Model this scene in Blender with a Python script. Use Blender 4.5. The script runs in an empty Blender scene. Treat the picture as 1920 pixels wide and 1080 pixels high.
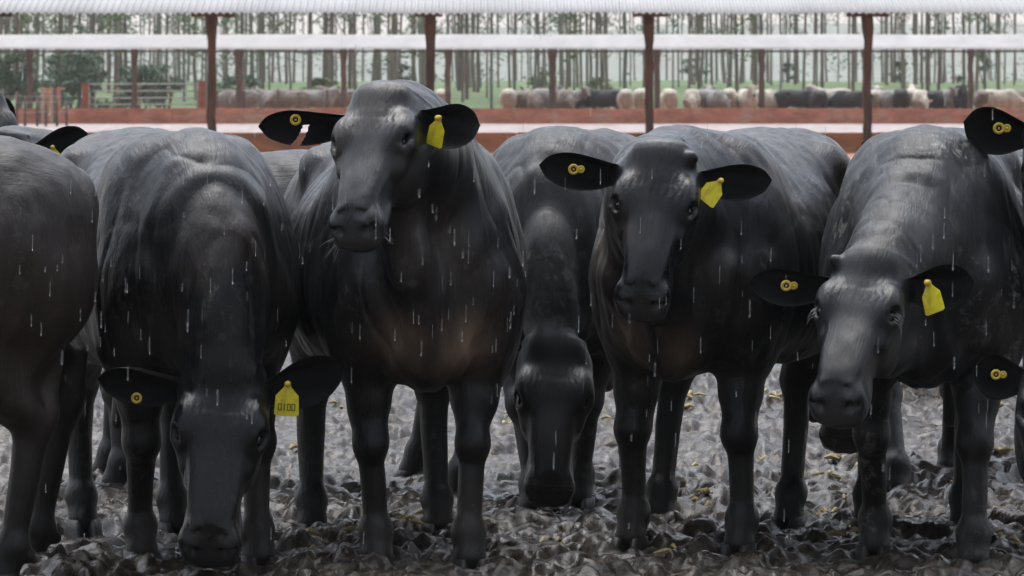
import bpy, math, random
import numpy as np
from mathutils import Vector, Matrix

random.seed(7)
rng = np.random.default_rng(11)
R = math.radians
f32 = np.float32
SC = bpy.context.scene
COL = SC.collection

# ------------------------------------------------------------------ camera geometry
FPX, HOR, CAMZ = 7356.0, 155.0, 1.5

def W(px, py, D):
    """world point seen at pixel (px, py) of the 1920 wide photograph, D metres away"""
    return np.array([(px - 960.0) / FPX * D, D, CAMZ - (py - HOR) / FPX * D])

# ------------------------------------------------------------------ numpy noise
def _hash(ix, iy, iz, seed):
    h = (ix.astype(np.int64) * 374761393 + iy.astype(np.int64) * 668265263 + iz.astype(np.int64) * 2147483647 + seed * 974711) & 0xFFFFFFFF
    h = ((h ^ (h >> 13)) * 1274126177) & 0xFFFFFFFF
    h = h ^ (h >> 16)
    return (h & 0xFFFF).astype(f32) / 65535.0

def vnoise(x, y, z, seed=0):
    """value noise, -1..1"""
    x0 = np.floor(x); y0 = np.floor(y); z0 = np.floor(z)
    fx = x - x0; fy = y - y0; fz = z - z0
    fx = fx * fx * (3 - 2 * fx); fy = fy * fy * (3 - 2 * fy); fz = fz * fz * (3 - 2 * fz)
    x0 = x0.astype(np.int64); y0 = y0.astype(np.int64); z0 = z0.astype(np.int64)
    r = 0
    for dx in (0, 1):
        for dy in (0, 1):
            for dz in (0, 1):
                w = (fx if dx else 1 - fx) * (fy if dy else 1 - fy) * (fz if dz else 1 - fz)
                r = r + w * _hash(x0 + dx, y0 + dy, z0 + dz, seed)
    return r * 2 - 1

def sstep(a, b, x):
    t = np.clip((x - a) / (b - a), 0, 1)
    return t * t * (3 - 2 * t)

# ------------------------------------------------------------------ mesh helpers
def mesh_from(name, V, F, smooth=True):
    """V (n,3) array, F list of faces or (m,4)/(m,3) int array"""
    me = bpy.data.meshes.new(name)
    V = np.asarray(V, dtype=f32)
    if isinstance(F, np.ndarray):
        m, k = F.shape
        me.vertices.add(len(V)); me.vertices.foreach_set('co', V.ravel())
        me.loops.add(m * k); me.loops.foreach_set('vertex_index', F.astype(np.int32).ravel())
        me.polygons.add(m)
        me.polygons.foreach_set('loop_start', np.arange(0, m * k, k, dtype=np.int32))
        me.update(calc_edges=True)
        me.validate()
    else:
        me.from_pydata([tuple(v) for v in V], [], F); me.update()
    me.polygons.foreach_set('use_smooth', np.full(len(me.polygons), smooth))
    return me

def link(name, me, mat=None, parent=None):
    o = bpy.data.objects.new(name, me)
    COL.objects.link(o)
    if mat is not None and not me.materials:
        for m in (mat if isinstance(mat, (list, tuple)) else [mat]):
            me.materials.append(m)
    if parent is not None:
        o.parent = parent
    return o

def tag(o, label=None, cat=None, group=None, kind=None):
    if label: o['label'] = label
    if cat: o['category'] = cat
    if group: o['group'] = group
    if kind: o['kind'] = kind
    return o

def empty(name, loc, rz=0.0):
    o = bpy.data.objects.new(name, None); COL.objects.link(o)
    o.location = loc; o.rotation_euler = (0, 0, rz); o.empty_display_size = .1
    return o

class MB:
    """collects boxes, tubes, prisms; builds one mesh"""
    def __init__(s): s.V = []; s.F = []
    def add(s, V, F):
        n = len(s.V); s.V += [tuple(v) for v in V]; s.F += [tuple(i + n for i in f) for f in F]; return s
    def box(s, c, size, rz=0.0, tilt=None):
        M = Matrix.Rotation(rz, 3, 'Z')
        if tilt is not None: M = M @ tilt
        V = []
        for x in (-.5, .5):
            for y in (-.5, .5):
                for z in (-.5, .5):
                    p = M @ Vector((x * size[0], y * size[1], z * size[2])); V.append((c[0] + p.x, c[1] + p.y, c[2] + p.z))
        return s.add(V, [(0, 1, 3, 2), (4, 6, 7, 5), (0, 4, 5, 1), (2, 3, 7, 6), (0, 2, 6, 4), (1, 5, 7, 3)])
    def tube(s, pts, radii, n=10, cap=True):
        pts = [Vector(p) for p in pts]; V = []; F = []
        up = Vector((.13, .21, 1)).normalized()
        for i, p in enumerate(pts):
            d = (pts[min(i + 1, len(pts) - 1)] - pts[max(i - 1, 0)]).normalized()
            a = d.cross(up)
            if a.length < .2: a = d.cross(Vector((1, 0, 0)))
            a.normalize(); b = d.cross(a)
            for k in range(n):
                t = 2 * math.pi * k / n
                V.append(p + radii[i] * (math.cos(t) * a + math.sin(t) * b))
        for i in range(len(pts) - 1):
            for k in range(n):
                F.append((i * n + k, i * n + (k + 1) % n, (i + 1) * n + (k + 1) % n, (i + 1) * n + k))
        if cap:
            F.append(tuple(range(n - 1, -1, -1))); F.append(tuple(range((len(pts) - 1) * n, len(pts) * n)))
        return s.add(V, F)
    def build(s, name, mat, parent=None, smooth=False):
        return link(name, mesh_from(name, np.array(s.V), s.F, smooth), mat, parent)

# ------------------------------------------------------------------ materials
def newmat(name):
    m = bpy.data.materials.new(name); m.use_nodes = True
    nt = m.node_tree; b = nt.nodes['Principled BSDF']
    return m, nt, b

def N(nt, t, **kw):
    n = nt.nodes.new(t)
    for k, v in kw.items():
        if k.startswith('i_'):
            n.inputs[k[2:].replace('_', ' ')].default_value = v
        elif k.startswith('n_'):
            n.inputs[int(k[2:])].default_value = v
        else:
            setattr(n, k, v)
    return n

def L(nt, a, b): nt.links.new(a, b)

def ramp(nt, fac, stops, interp='LINEAR'):
    r = nt.nodes.new('ShaderNodeValToRGB'); r.color_ramp.interpolation = interp
    e = r.color_ramp.elements
    while len(e) < len(stops): e.new(.5)
    for el, (p, c) in zip(e, stops):
        el.position = p; el.color = (c[0], c[1], c[2], 1) if isinstance(c, (tuple, list)) else (c, c, c, 1)
    L(nt, fac, r.inputs[0]); return r

def coords(nt, scale=(1, 1, 1), kind='Object'):
    tc = N(nt, 'ShaderNodeTexCoord'); mp = N(nt, 'ShaderNodeMapping')
    mp.inputs['Scale'].default_value = scale
    L(nt, tc.outputs[kind], mp.inputs[0]); return mp.outputs[0]

def noise(nt, vec, scale, detail=4, rough=.55, dist=0.0):
    n = N(nt, 'ShaderNodeTexNoise'); n.inputs['Scale'].default_value = scale
    n.inputs['Detail'].default_value = detail; n.inputs['Roughness'].default_value = rough
    n.inputs['Distortion'].default_value = dist
    L(nt, vec, n.inputs['Vector']); return n.outputs['Fac']

def mixc(nt, fac, a, b):
    m = N(nt, 'ShaderNodeMix', data_type='RGBA')
    if isinstance(fac, (int, float)): m.inputs[0].default_value = fac
    else: L(nt, fac, m.inputs[0])
    for s, v in ((6, a), (7, b)):
        if isinstance(v, (tuple, list)): m.inputs[s].default_value = (*v[:3], 1)
        else: L(nt, v, m.inputs[s])
    return m.outputs[2]

def math_(nt, op, a, b=None):
    m = N(nt, 'ShaderNodeMath', operation=op)
    for i, v in enumerate((a, b)):
        if v is None: continue
        if isinstance(v, (int, float)): m.inputs[i].default_value = v
        else: L(nt, v, m.inputs[i])
    return m.outputs[0]

def bump(nt, b, h, strength, dist, prev=None):
    bn = N(nt, 'ShaderNodeBump'); bn.inputs['Strength'].default_value = strength; bn.inputs['Distance'].default_value = dist
    L(nt, h, bn.inputs['Height'])
    if prev is not None: L(nt, prev, bn.inputs['Normal'])
    if b is not None: L(nt, bn.outputs[0], b.inputs['Normal'])
    return bn.outputs[0]

def simple(name, col, rough=.7, var=.25, scale=6, bscale=30, bstr=.3, bdist=.01, stretch=(1, 1, 1), metal=0, dirt=None, spec=.5):
    m, nt, b = newmat(name)
    v = coords(nt, stretch)
    n1 = noise(nt, v, scale, 6, .6)
    lo = tuple(c * (1 - var) for c in col); hi = tuple(min(1, c * (1 + var)) for c in col)
    c = ramp(nt, n1, [(.3, lo), (.7, hi)]).outputs[0]
    if dirt:
        n3 = noise(nt, v, scale * .6, 8, .7, .6)
        c = mixc(nt, ramp(nt, n3, [(.5, 0), (.68, 1)]).outputs[0], c, dirt)
    L(nt, c, b.inputs['Base Color'])
    b.inputs['Roughness'].default_value = rough; b.inputs['Metallic'].default_value = metal
    b.inputs['Specular IOR Level'].default_value = spec
    n2 = noise(nt, v, bscale, 5, .6)
    bump(nt, b, n2, bstr, bdist)
    return m

def hide_material(name, black, brown, mottle=.0, rough=.45, dusty=0.0):
    """wet cattle coat: dark hair, brown where the 'brown' attribute says, leather on the nose"""
    m, nt, b = newmat(name)
    at = lambda a: N(nt, 'ShaderNodeAttribute', attribute_name=a).outputs['Fac']
    v = coords(nt)
    vs = coords(nt, (1, 1, .16))
    nb = noise(nt, v, 5.5, 5, .6)
    c0 = ramp(nt, nb, [(.3, tuple(x * .75 for x in black)), (.7, tuple(x * 1.3 for x in black))]).outputs[0]
    # warm undertone in soft patches
    nw = noise(nt, v, 2.6, 4, .55)
    warm = tuple(black[i] * .86 + brown[i] * .14 for i in range(3))
    c1 = mixc(nt, ramp(nt, nw, [(.5, 0), (.72, .8)]).outputs[0], c0, warm)
    nbp = math_(nt, 'MULTIPLY', at('brown'), ramp(nt, noise(nt, vs, 16, 5, .6), [(.3, .35), (.65, 1)]).outputs[0])
    c2 = mixc(nt, nbp, c1, brown)
    # dried specks of mud
    nm = noise(nt, v, 26, 6, .7, .4)
    nm2 = noise(nt, v, 4, 3, .5)
    sp = math_(nt, 'MULTIPLY', ramp(nt, nm, [(.53, 0), (.63, 1)]).outputs[0], ramp(nt, nm2, [(.45, 0), (.62, 1)]).outputs[0])
    c3 = mixc(nt, math_(nt, 'MULTIPLY', sp, math_(nt, 'MULTIPLY', math_(nt, 'SUBTRACT', 1.0, at('head')), mottle)), c2, (.15, .14, .125))
    c4 = mixc(nt, math_(nt, 'MULTIPLY', at('leg'), .55), c3, (.010, .0088, .0078))
    c5 = mixc(nt, at('inner'), c4, (.007, .007, .008))
    c6 = mixc(nt, at('muz'), c5, (.030, .030, .032))
    L(nt, c6, b.inputs['Base Color'])
    # wetness streaks decide the gloss
    nr = math_(nt, 'ADD', math_(nt, 'MULTIPLY', noise(nt, vs, 22, 5, .6), .55), math_(nt, 'MULTIPLY', noise(nt, v, 5, 6, .62, .6), .45))
    r0 = ramp(nt, math_(nt, 'SUBTRACT', nr, math_(nt, 'MULTIPLY', at('head'), .07)), [(.3, rough - .14), (.7, rough + .14)]).outputs[0]
    mr = N(nt, 'ShaderNodeMix', data_type='FLOAT'); L(nt, at('muz'), mr.inputs[0]); L(nt, r0, mr.inputs[2]); mr.inputs[3].default_value = .16
    mr2 = N(nt, 'ShaderNodeMix', data_type='FLOAT'); L(nt, at('inner'), mr2.inputs[0]); L(nt, mr.outputs[0], mr2.inputs[2]); mr2.inputs[3].default_value = .7
    L(nt, mr2.outputs[0], b.inputs['Roughness'])
    sl = math_(nt, 'SUBTRACT', .42, math_(nt, 'MULTIPLY', at('inner'), .20))
    L(nt, sl, b.inputs['Specular IOR Level'])
    sw = math_(nt, 'MULTIPLY', math_(nt, 'SUBTRACT', 1.0, at('inner')), .015 + dusty * .5)
    L(nt, sw, b.inputs['Sheen Weight']); b.inputs['Sheen Roughness'].default_value = .35
    b.inputs['Sheen Tint'].default_value = (.8, .85, .95, 1)
    # hair and skin relief: the coat lies backwards over the spine, downwards on the flanks, along the face
    geo = N(nt, 'ShaderNodeNewGeometry'); sz = N(nt, 'ShaderNodeSeparateXYZ'); L(nt, geo.outputs['Normal'], sz.inputs[0])
    topw = ramp(nt, sz.outputs[2], [(.35, 0), (.75, 1)]).outputs[0]
    hcv = N(nt, 'ShaderNodeAttribute', attribute_name='hc').outputs['Vector']
    mph = N(nt, 'ShaderNodeMapping'); mph.inputs['Scale'].default_value = (.13, 1, .6); L(nt, hcv, mph.inputs[0])
    def lay(scale, hscale):
        side = noise(nt, coords(nt, (1, 1, .13)), scale, 5, .65, .25)
        top = noise(nt, coords(nt, (.16, 1, .3)), scale, 5, .65, .25)
        hd = noise(nt, mph.outputs[0], hscale, 5, .65, .25)
        def mixf(f, a, b_):
            m_ = N(nt, 'ShaderNodeMix', data_type='FLOAT'); L(nt, f, m_.inputs[0]); L(nt, a, m_.inputs[2]); L(nt, b_, m_.inputs[3]); return m_.outputs[0]
        return mixf(at('head'), mixf(topw, side, top), hd)
    p = bump(nt, None, lay(130, 70), .5, .005)
    p = bump(nt, None, lay(48, 26), .42, .009, p)
    h3 = noise(nt, coords(nt, (.6, 1, .45)), 13, 4, .55, .5)
    p = bump(nt, None, math_(nt, 'MULTIPLY', h3, math_(nt, 'SUBTRACT', 1.0, at('head'))), .14, .02, p)
    # fine folds over the brow, from head coordinates
    hc = N(nt, 'ShaderNodeAttribute', attribute_name='hc').outputs['Vector']
    wv = N(nt, 'ShaderNodeTexWave', wave_type='BANDS', bands_direction='Y')
    wv.inputs['Scale'].default_value = 13; wv.inputs['Distortion'].default_value = 5; wv.inputs['Detail'].default_value = 2; wv.inputs['Detail Scale'].default_value = 1.5
    L(nt, hc, wv.inputs['Vector'])
    p = bump(nt, None, math_(nt, 'MULTIPLY', wv.outputs['Fac'], at('brow')), .30, .006, p)
    L(nt, p, b.inputs['Normal'])
    return m

# ------------------------------------------------------------------ implicit surfaces
def smin(a, b, k):
    h = np.clip(.5 + .5 * (b - a) / k, 0, 1)
    return b + (a - b) * h - k * h * (1 - h)

class Body:
    def __init__(s): s.p = []
    def cone(s, a, b, ra, rb, k=.03, w=None, q=1.0, op='u'):
        a = np.array(a, float); b = np.array(b, float); ba = b - a; l2 = max(float(ba @ ba), 1e-9)
        if w is not None: w = np.array(w, float); w = w / np.linalg.norm(w)
        def fn(X, Y, Z):
            x = X - a[0]; y = Y - a[1]; z = Z - a[2]
            if w is not None:
                c = (x * w[0] + y * w[1] + z * w[2]) * (1 / q - 1)
                x = x + c * w[0]; y = y + c * w[1]; z = z + c * w[2]
            h = np.clip((x * ba[0] + y * ba[1] + z * ba[2]) / l2, 0, 1)
            return np.sqrt((x - h * ba[0]) ** 2 + (y - h * ba[1]) ** 2 + (z - h * ba[2]) ** 2) - (ra + (rb - ra) * h)
        r = max(1.0, q)
        s.p.append((fn, np.minimum(a - ra * r, b - rb * r), np.maximum(a + ra * r, b + rb * r), k, op)); return s
    def ell(s, c, rad, A=None, k=.05, op='u'):
        c = np.array(c, float); rad = np.array(rad, float); A = np.eye(3) if A is None else np.array(A, float)
        def fn(X, Y, Z):
            x = X - c[0]; y = Y - c[1]; z = Z - c[2]
            k0 = 0; k1 = 0
            for i in range(3):
                t = x * A[i][0] + y * A[i][1] + z * A[i][2]
                k0 = k0 + (t / rad[i]) ** 2; k1 = k1 + (t / rad[i] ** 2) ** 2
            k0 = np.sqrt(k0); k1 = np.sqrt(k1)
            return k0 * (k0 - 1) / np.maximum(k1, 1e-6)
        e = np.sqrt((A ** 2 * (rad ** 2)[:, None]).sum(0))
        s.p.append((fn, c - e, c + e, k, op)); return s
    def loft(s, O, A, st, n=2.3, k=.06):
        """generalised tube: stations (a, half width, top, bottom, egg) along A[0] from O"""
        O = np.array(O, float); A = np.array(A, float); st = np.array(st, float)
        xs = st[:, 0]; fine = np.linspace(xs[0], xs[-1], 240)
        tabs = [cubic(fine, xs, st[:, i]) for i in range(1, 5)]
        def fn(X, Y, Z):
            x = X - O[0]; y = Y - O[1]; z = Z - O[2]
            a = x * A[0][0] + y * A[0][1] + z * A[0][2]
            b = x * A[1][0] + y * A[1][1] + z * A[1][2]
            c = x * A[2][0] + y * A[2][1] + z * A[2][2]
            ac = np.clip(a, xs[0], xs[-1])
            w, t, bo, eg = [np.interp(ac, fine, T).astype(f32) for T in tabs]
            hz = np.maximum((t - bo) / 2, .004); cz = (t + bo) / 2
            tz = (c - cz) / hz
            wl = np.maximum(w * (1 + eg * np.clip(tz, -1, 1)), .004)
            q = ((np.abs(b) / wl) ** n + np.abs(tz) ** n) ** (1 / n)
            d = (q - 1) * np.minimum(wl, hz)
            e = a - ac
            return np.where(np.abs(e) > 0, np.sqrt(np.maximum(d, 0) ** 2 + e * e) + np.minimum(d, 0) * 0, d)
        ext = [np.array([xs[0], xs[-1]]), np.array([-1, 1]) * st[:, 1].max() * 1.4, np.array([st[:, 3].min(), st[:, 2].max()])]
        P = np.array([O + A[0] * i + A[1] * j + A[2] * l for i in ext[0] for j in ext[1] for l in ext[2]])
        s.p.append((fn, P.min(0), P.max(0), k, 'u')); return s
    def mesh(s, h, pad=.07):
        lo = np.min([p[1] for p in s.p if p[4] == 'u'], 0) - pad; hi = np.max([p[2] for p in s.p if p[4] == 'u'], 0) + pad
        n = np.ceil((hi - lo) / h).astype(int) + 2
        ax = [(lo[i] + h * np.arange(n[i])).astype(f32) for i in range(3)]
        D = np.full(tuple(n), .4, f32)
        for fn, plo, phi, k, op in s.p:
            m = k + .03
            i0 = np.maximum(np.floor((plo - m - lo) / h).astype(int), 0); i1 = np.minimum(np.ceil((phi + m - lo) / h).astype(int) + 1, n)
            sl = tuple(slice(i0[i], i1[i]) for i in range(3))
            X = ax[0][sl[0]][:, None, None]; Y = ax[1][sl[1]][None, :, None]; Z = ax[2][sl[2]][None, None, :]
            d = fn(X, Y, Z).astype(f32)
            if op == 'u': D[sl] = smin(D[sl], d, k)
            else: D[sl] = -smin(-D[sl], d, k)
        return surface_nets(D, lo, h)

def cubic(x, xs, ys):
    xs = np.asarray(xs, float); ys = np.asarray(ys, float)
    m = np.gradient(ys, xs)
    i = np.clip(np.searchsorted(xs, x) - 1, 0, len(xs) - 2)
    hh = xs[i + 1] - xs[i]; t = (x - xs[i]) / hh
    return ((2 * t ** 3 - 3 * t ** 2 + 1) * ys[i] + (t ** 3 - 2 * t ** 2 + t) * hh * m[i] + (-2 * t ** 3 + 3 * t ** 2) * ys[i + 1] + (t ** 3 - t ** 2) * hh * m[i + 1])

def surface_nets(D, lo, h):
    S = D < 0
    n = np.array(D.shape)
    cnt = np.zeros(n - 1, np.int8)
    for i in (0, 1):
        for j in (0, 1):
            for k in (0, 1):
                cnt += S[i:n[0] - 1 + i, j:n[1] - 1 + j, k:n[2] - 1 + k]
    act = (cnt > 0) & (cnt < 8)
    ci = np.argwhere(act)
    idx = np.full(n - 1, -1, np.int64); idx[act] = np.arange(len(ci))
    cor = np.array([(i, j, k) for i in (0, 1) for j in (0, 1) for k in (0, 1)])
    val = np.stack([D[ci[:, 0] + c[0], ci[:, 1] + c[1], ci[:, 2] + c[2]] for c in cor], 1)
    acc = np.zeros((len(ci), 3)); num = np.zeros(len(ci))
    for a in range(8):
        for b in range(a + 1, 8):
            if np.abs(cor[a] - cor[b]).sum() != 1: continue
            cr = (val[:, a] < 0) != (val[:, b] < 0)
            t = val[:, a] / np.where(cr, val[:, a] - val[:, b], 1)
            p = cor[a] + t[:, None] * (cor[b] - cor[a])
            acc += np.where(cr[:, None], p, 0); num += cr
    V = (ci + acc / num[:, None]) * h + lo
    F = []
    for ax in range(3):
        sl0 = [slice(None)] * 3; sl1 = [slice(None)] * 3
        sl0[ax] = slice(0, -1); sl1[ax] = slice(1, None)
        e = S[tuple(sl0)] != S[tuple(sl1)]
        E = np.argwhere(e)
        o1, o2 = (ax + 1) % 3, (ax + 2) % 3
        E = E[(E[:, o1] > 0) & (E[:, o2] > 0) & (E[:, o1] < n[o1] - 1) & (E[:, o2] < n[o2] - 1)]
        ins = S[E[:, 0], E[:, 1], E[:, 2]]
        def cell(d1, d2):
            q = E.copy(); q[:, o1] -= d1; q[:, o2] -= d2
            return idx[q[:, 0], q[:, 1], q[:, 2]]
        Q = np.stack([cell(1, 1), cell(0, 1), cell(0, 0), cell(1, 0)], 1)
        Q[~ins] = Q[~ins][:, ::-1]
        F.append(Q)
    F = np.concatenate(F); F = F[(F >= 0).all(1)]
    # two light smoothing passes
    for lam in (.5, -.52, .5, -.52):
        nb = np.zeros_like(V); nn = np.zeros(len(V))
        for i in range(4):
            a = F[:, i]; b = F[:, (i + 1) % 4]
            for c in range(3):
                nb[:, c] += np.bincount(a, V[b, c], len(V)) + np.bincount(b, V[a, c], len(V))
            nn += np.bincount(a, minlength=len(V)) + np.bincount(b, minlength=len(V))
        V = V + lam * (nb / np.maximum(nn, 1)[:, None] - V)
    return V, F

def vnormals(V, F):
    a = V[F[:, 2]] - V[F[:, 0]]; b = V[F[:, 3]] - V[F[:, 1]]
    fn = np.cross(a, b); Nn = np.zeros_like(V)
    for i in range(4):
        for c in range(3): Nn[:, c] += np.bincount(F[:, i], fn[:, c], len(V))
    return Nn / np.maximum(np.linalg.norm(Nn, axis=1), 1e-9)[:, None]

def unit(v): v = np.array(v, float); return v / np.linalg.norm(v)

# ------------------------------------------------------------------ cattle
MAT = {}
FEET = []
def make_base_mats():
    MAT['eye'] = simple('wet_eye', (.006, .005, .005), .06, .1, 4, 20, .02, .001)
    MAT['hoof'] = simple('muddy_hoof', (.012, .011, .010), .5, .4, 40, 120, .5, .004, dirt=(.03, .027, .022))
    MAT['tag'] = simple('yellow_tag_plastic', (.86, .74, .03), .45, .12, 30, 60, .1, .001, dirt=(.55, .42, .05))
    MAT['ring'] = simple('dull_yellow_plastic', (.70, .50, .08), .4, .2, 60, 60, .1, .001)
    MAT['ink'] = simple('tag_ink', (.10, .09, .02), .6, .2, 30, 60, .1, .001)
    MAT['hair'] = simple('pale_whisker', (.32, .31, .30), .5, .1)
    MAT['horn'] = simple('grey_horn', (.09, .085, .08), .5, .3, 30, 80, .4, .004)

def leaf_ear(root, d, nrm, Lr, Wd, droop=.0, notch=False):
    """cupped leaf-shaped ear of two skins; returns V, F(quads), inner mask"""
    d = unit(d); nrm = unit(np.array(nrm) - np.dot(nrm, d) * d); side = np.cross(nrm, d)
    ns, ntt = (70, 31) if notch else (26, 15)
    ss = np.linspace(0, 1, ns)
    hwl = cubic(ss, [0, .12, .3, .5, .68, .82, .93, 1.0], [.46, .64, .98, 1.14, 1.08, .86, .54, .04]) * Wd / 2
    hwu = cubic(ss, [0, .12, .3, .5, .68, .82, .93, 1.0], [.46, .50, .66, .84, .88, .74, .46, .04]) * Wd / 2
    lower = -1 if side[2] > 0 else 1
    dep = cubic(ss, [0, .2, .5, .8, 1.0], [.036, .046, .040, .024, .004]) * (Lr / .23)
    V = []; inn = []
    for layer in (0, 1):
        th = .0 if layer == 0 else .009
        for i in range(ns):
            for j in range(ntt):
                t = -1 + 2 * j / (ntt - 1)
                a = t * 1.25
                e = (1 - abs(t) ** 3) * th * (1 if i < ns - 1 else .2)
                wob = .004 * math.sin(ss[i] * 9 + t * 2.3) + .0045 * math.sin(t * 8 + ss[i] * 5) * math.sin(math.pi * min(1, ss[i] * 1.1)) + .006 * math.exp(-((t * lower + .75) / .25) ** 2)
                hwi = hwl[i] if t * lower > 0 else hwu[i]
                p = root + d * (Lr * ss[i]) + side * (hwi * math.sin(a) / math.sin(1.25)) - nrm * (dep[i] * (1 - t * t) + e - wob) - np.array([0, 0, 1]) * droop * ss[i] ** 2
                V.append(p); inn.append(0.0 if layer else 1.0 - abs(t) ** 8)
    F = []
    o = ns * ntt
    for i in range(ns - 1):
        for j in range(ntt - 1):
            q = (i * ntt + j, (i + 1) * ntt + j, (i + 1) * ntt + j + 1, i * ntt + j + 1)
            tm = -1 + 2 * (j + .5) / (ntt - 1)
            if notch and tm > .12 and abs((i + .5) / (ns - 1) - (.54 + .10 * tm)) < .028 + .02 * tm: continue
            F.append(q[::-1]); F.append(tuple(o + k for k in q))
    for i in range(ns - 1):
        F.append((i * ntt, (i + 1) * ntt, o + (i + 1) * ntt, o + i * ntt))
        j = ntt - 1
        F.append((i * ntt + j, o + i * ntt + j, o + (i + 1) * ntt + j, (i + 1) * ntt + j))
    return np.array(V), np.array(F), np.array(inn)

def hoof_mesh(s=1.0):
    """two claws, toe along +x, sole at z = 0"""
    V = []; F = []
    for sd in (-1, 1):
        n = 14; rings = []
        for z, lx, lw, fx in ((.085, .040, .027, -.004), (.06, .047, .028, .006), (.03, .056, .030, .016), (.0, .064, .031, .026)):
            ring = []
            for k in range(n):
                t = 2 * math.pi * k / n
                x = math.cos(t); y = math.sin(t)
                sharp = 1 - .35 * max(0, x) ** 2
                yy = y * lw * sharp
                if yy * sd < 0: yy *= .75
                ring.append((s * (fx + lx * x), s * (yy + sd * .025), s * z))
            rings.append(ring)
        b = len(V)
        for r_ in rings: V += r_
        for i in range(len(rings) - 1):
            for k in range(n):
                F.append((b + i * n + k, b + (i + 1) * n + k, b + (i + 1) * n + (k + 1) % n, b + i * n + (k + 1) % n))
        F.append(tuple(b + k for k in range(n))); F.append(tuple(b + 3 * n + k for k in range(n - 1, -1, -1)))
    return mesh_from('hoof', np.array(V), F, True)

def panel_mesh(outline, th, bend=.0):
    """thin plate: outline in (x,z) of the plate's plane, thickness along y, slightly bowed"""
    n = len(outline); V = []
    for y in (-th / 2, th / 2):
        for x, z in outline: V.append((x, y + bend * (z * 10) ** 2, z))
    F = [tuple(range(n)), tuple(range(2 * n - 1, n - 1, -1))]
    for k in range(n): F.append((k, n + k, n + (k + 1) % n, (k + 1) % n))
    return V, F

def frame_obj(o, origin, xdir, ydir):
    """place o with local x along xdir, local y along ydir (about), in the parent's space"""
    y = unit(ydir); x = unit(np.array(xdir) - np.dot(xdir, y) * y); z = np.cross(x, y)
    M = Matrix(((x[0], y[0], z[0], origin[0]), (x[1], y[1], z[1], origin[1]), (x[2], y[2], z[2], origin[2]), (0, 0, 0, 1)))
    o.matrix_local = M

TAG_SHAPE = [(-.007, .0), (.007, .0), (.011, -.010), (.031, -.032), (.033, -.082), (.026, -.086), (-.026, -.086), (-.033, -.082), (-.031, -.032), (-.011, -.010)]

def add_panel_tag(root, at, down, face, size=1.0, writing=False):
    V, F = panel_mesh([(x * size, z * size) for x, z in TAG_SHAPE], .0025, .0015)
    mb = MB().add(V, F)
    t = mb.build('ear_tag', MAT['tag'], root)
    frame_obj(t, at, np.cross(face, down), -np.array(face))
    # local -z should run along 'down'
    st = MB().tube([(0, -.010, 0), (0, .004, 0)], [.0085 * size, .0085 * size], 14).build('stud', MAT['ring'], t, True)
    if writing:
        m2 = MB()
        for k, x in enumerate((-.018, -.006, .006, .018)):
            xx = x * size; z = -.062 * size; hh = .017 * size; ww = .0038 * size
            if k == 1:
                m2.box((xx, -.0016, z), (.003 * size, .0008, hh))
            else:
                for dx in (-ww, ww): m2.box((xx + dx, -.0016, z), (.0022 * size, .0008, hh))
                for dz in (-.5, .5): m2.box((xx, -.0014, z + dz * hh), (2 * ww, .0008, .0022 * size))
        m2.build('tag_writing', MAT['ink'], t)
    return t

def torus_bm(R0, r0, n=20, m=8):
    V = []; F = []
    for i in range(n):
        a = 2 * math.pi * i / n
        for j in range(m):
            b = 2 * math.pi * j / m
            V.append(((R0 + r0 * math.cos(b)) * math.cos(a), r0 * math.sin(b), (R0 + r0 * math.cos(b)) * math.sin(a)))
    for i in range(n):
        for j in range(m):
            F.append((i * m + j, ((i + 1) % n) * m + j, ((i + 1) % n) * m + (j + 1) % m, i * m + (j + 1) % m))
    return V, F

def add_ring_tag(root, at, face, xdir, double=True, size=1.0):
    mb = MB()
    V, F = torus_bm(.0125 * size, .0046 * size); mb.add(V, F)
    mb.tube([(0, .002, 0), (0, -.002, 0)], [.004 * size, .003 * size], 10)
    if double:
        V, F = torus_bm(.0085 * size, .0040 * size); mb.add([(x + .0225 * size, y + .002, z) for x, y, z in V], F)
        mb.tube([(.0225 * size, .003, 0), (.0225 * size, -.003, 0)], [.0055 * size, .004 * size], 10)
    t = mb.build('ear_button', MAT['ring'], root, True)
    frame_obj(t, at, xdir, -np.array(face))
    return t

def sphere_mesh(name, r, n=20, m=14):
    V = [(0, 0, r)]; F = []
    for i in range(1, m):
        for j in range(n):
            a = math.pi * i / m; b = 2 * math.pi * j / n
            V.append((r * math.sin(a) * math.cos(b), r * math.sin(a) * math.sin(b), r * math.cos(a)))
    V.append((0, 0, -r))
    for j in range(n):
        F.append((0, 1 + j, 1 + (j + 1) % n))
        F.append((len(V) - 1, len(V) - 1 - n + (j + 1) % n, len(V) - 1 - n + j))
    for i in range(m - 2):
        for j in range(n):
            a = 1 + i * n + j; b = 1 + i * n + (j + 1) % n
            F.append((a, a + n, b + n, b))
    return mesh_from(name, np.array(V), F, True)

def solve_depth(p, px, py, Lr, near=True):
    """depth at which pixel (px,py) lies Lr metres from p"""
    best = None
    Ds = np.linspace(p[1] - Lr - .02, p[1] + .02, 400) if near else np.linspace(p[1] - .02, p[1] + Lr + .02, 400)
    e = [abs(np.linalg.norm(W(px, py, d) - p) - Lr) for d in Ds]
    return W(px, py, Ds[int(np.argmin(e))])

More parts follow.
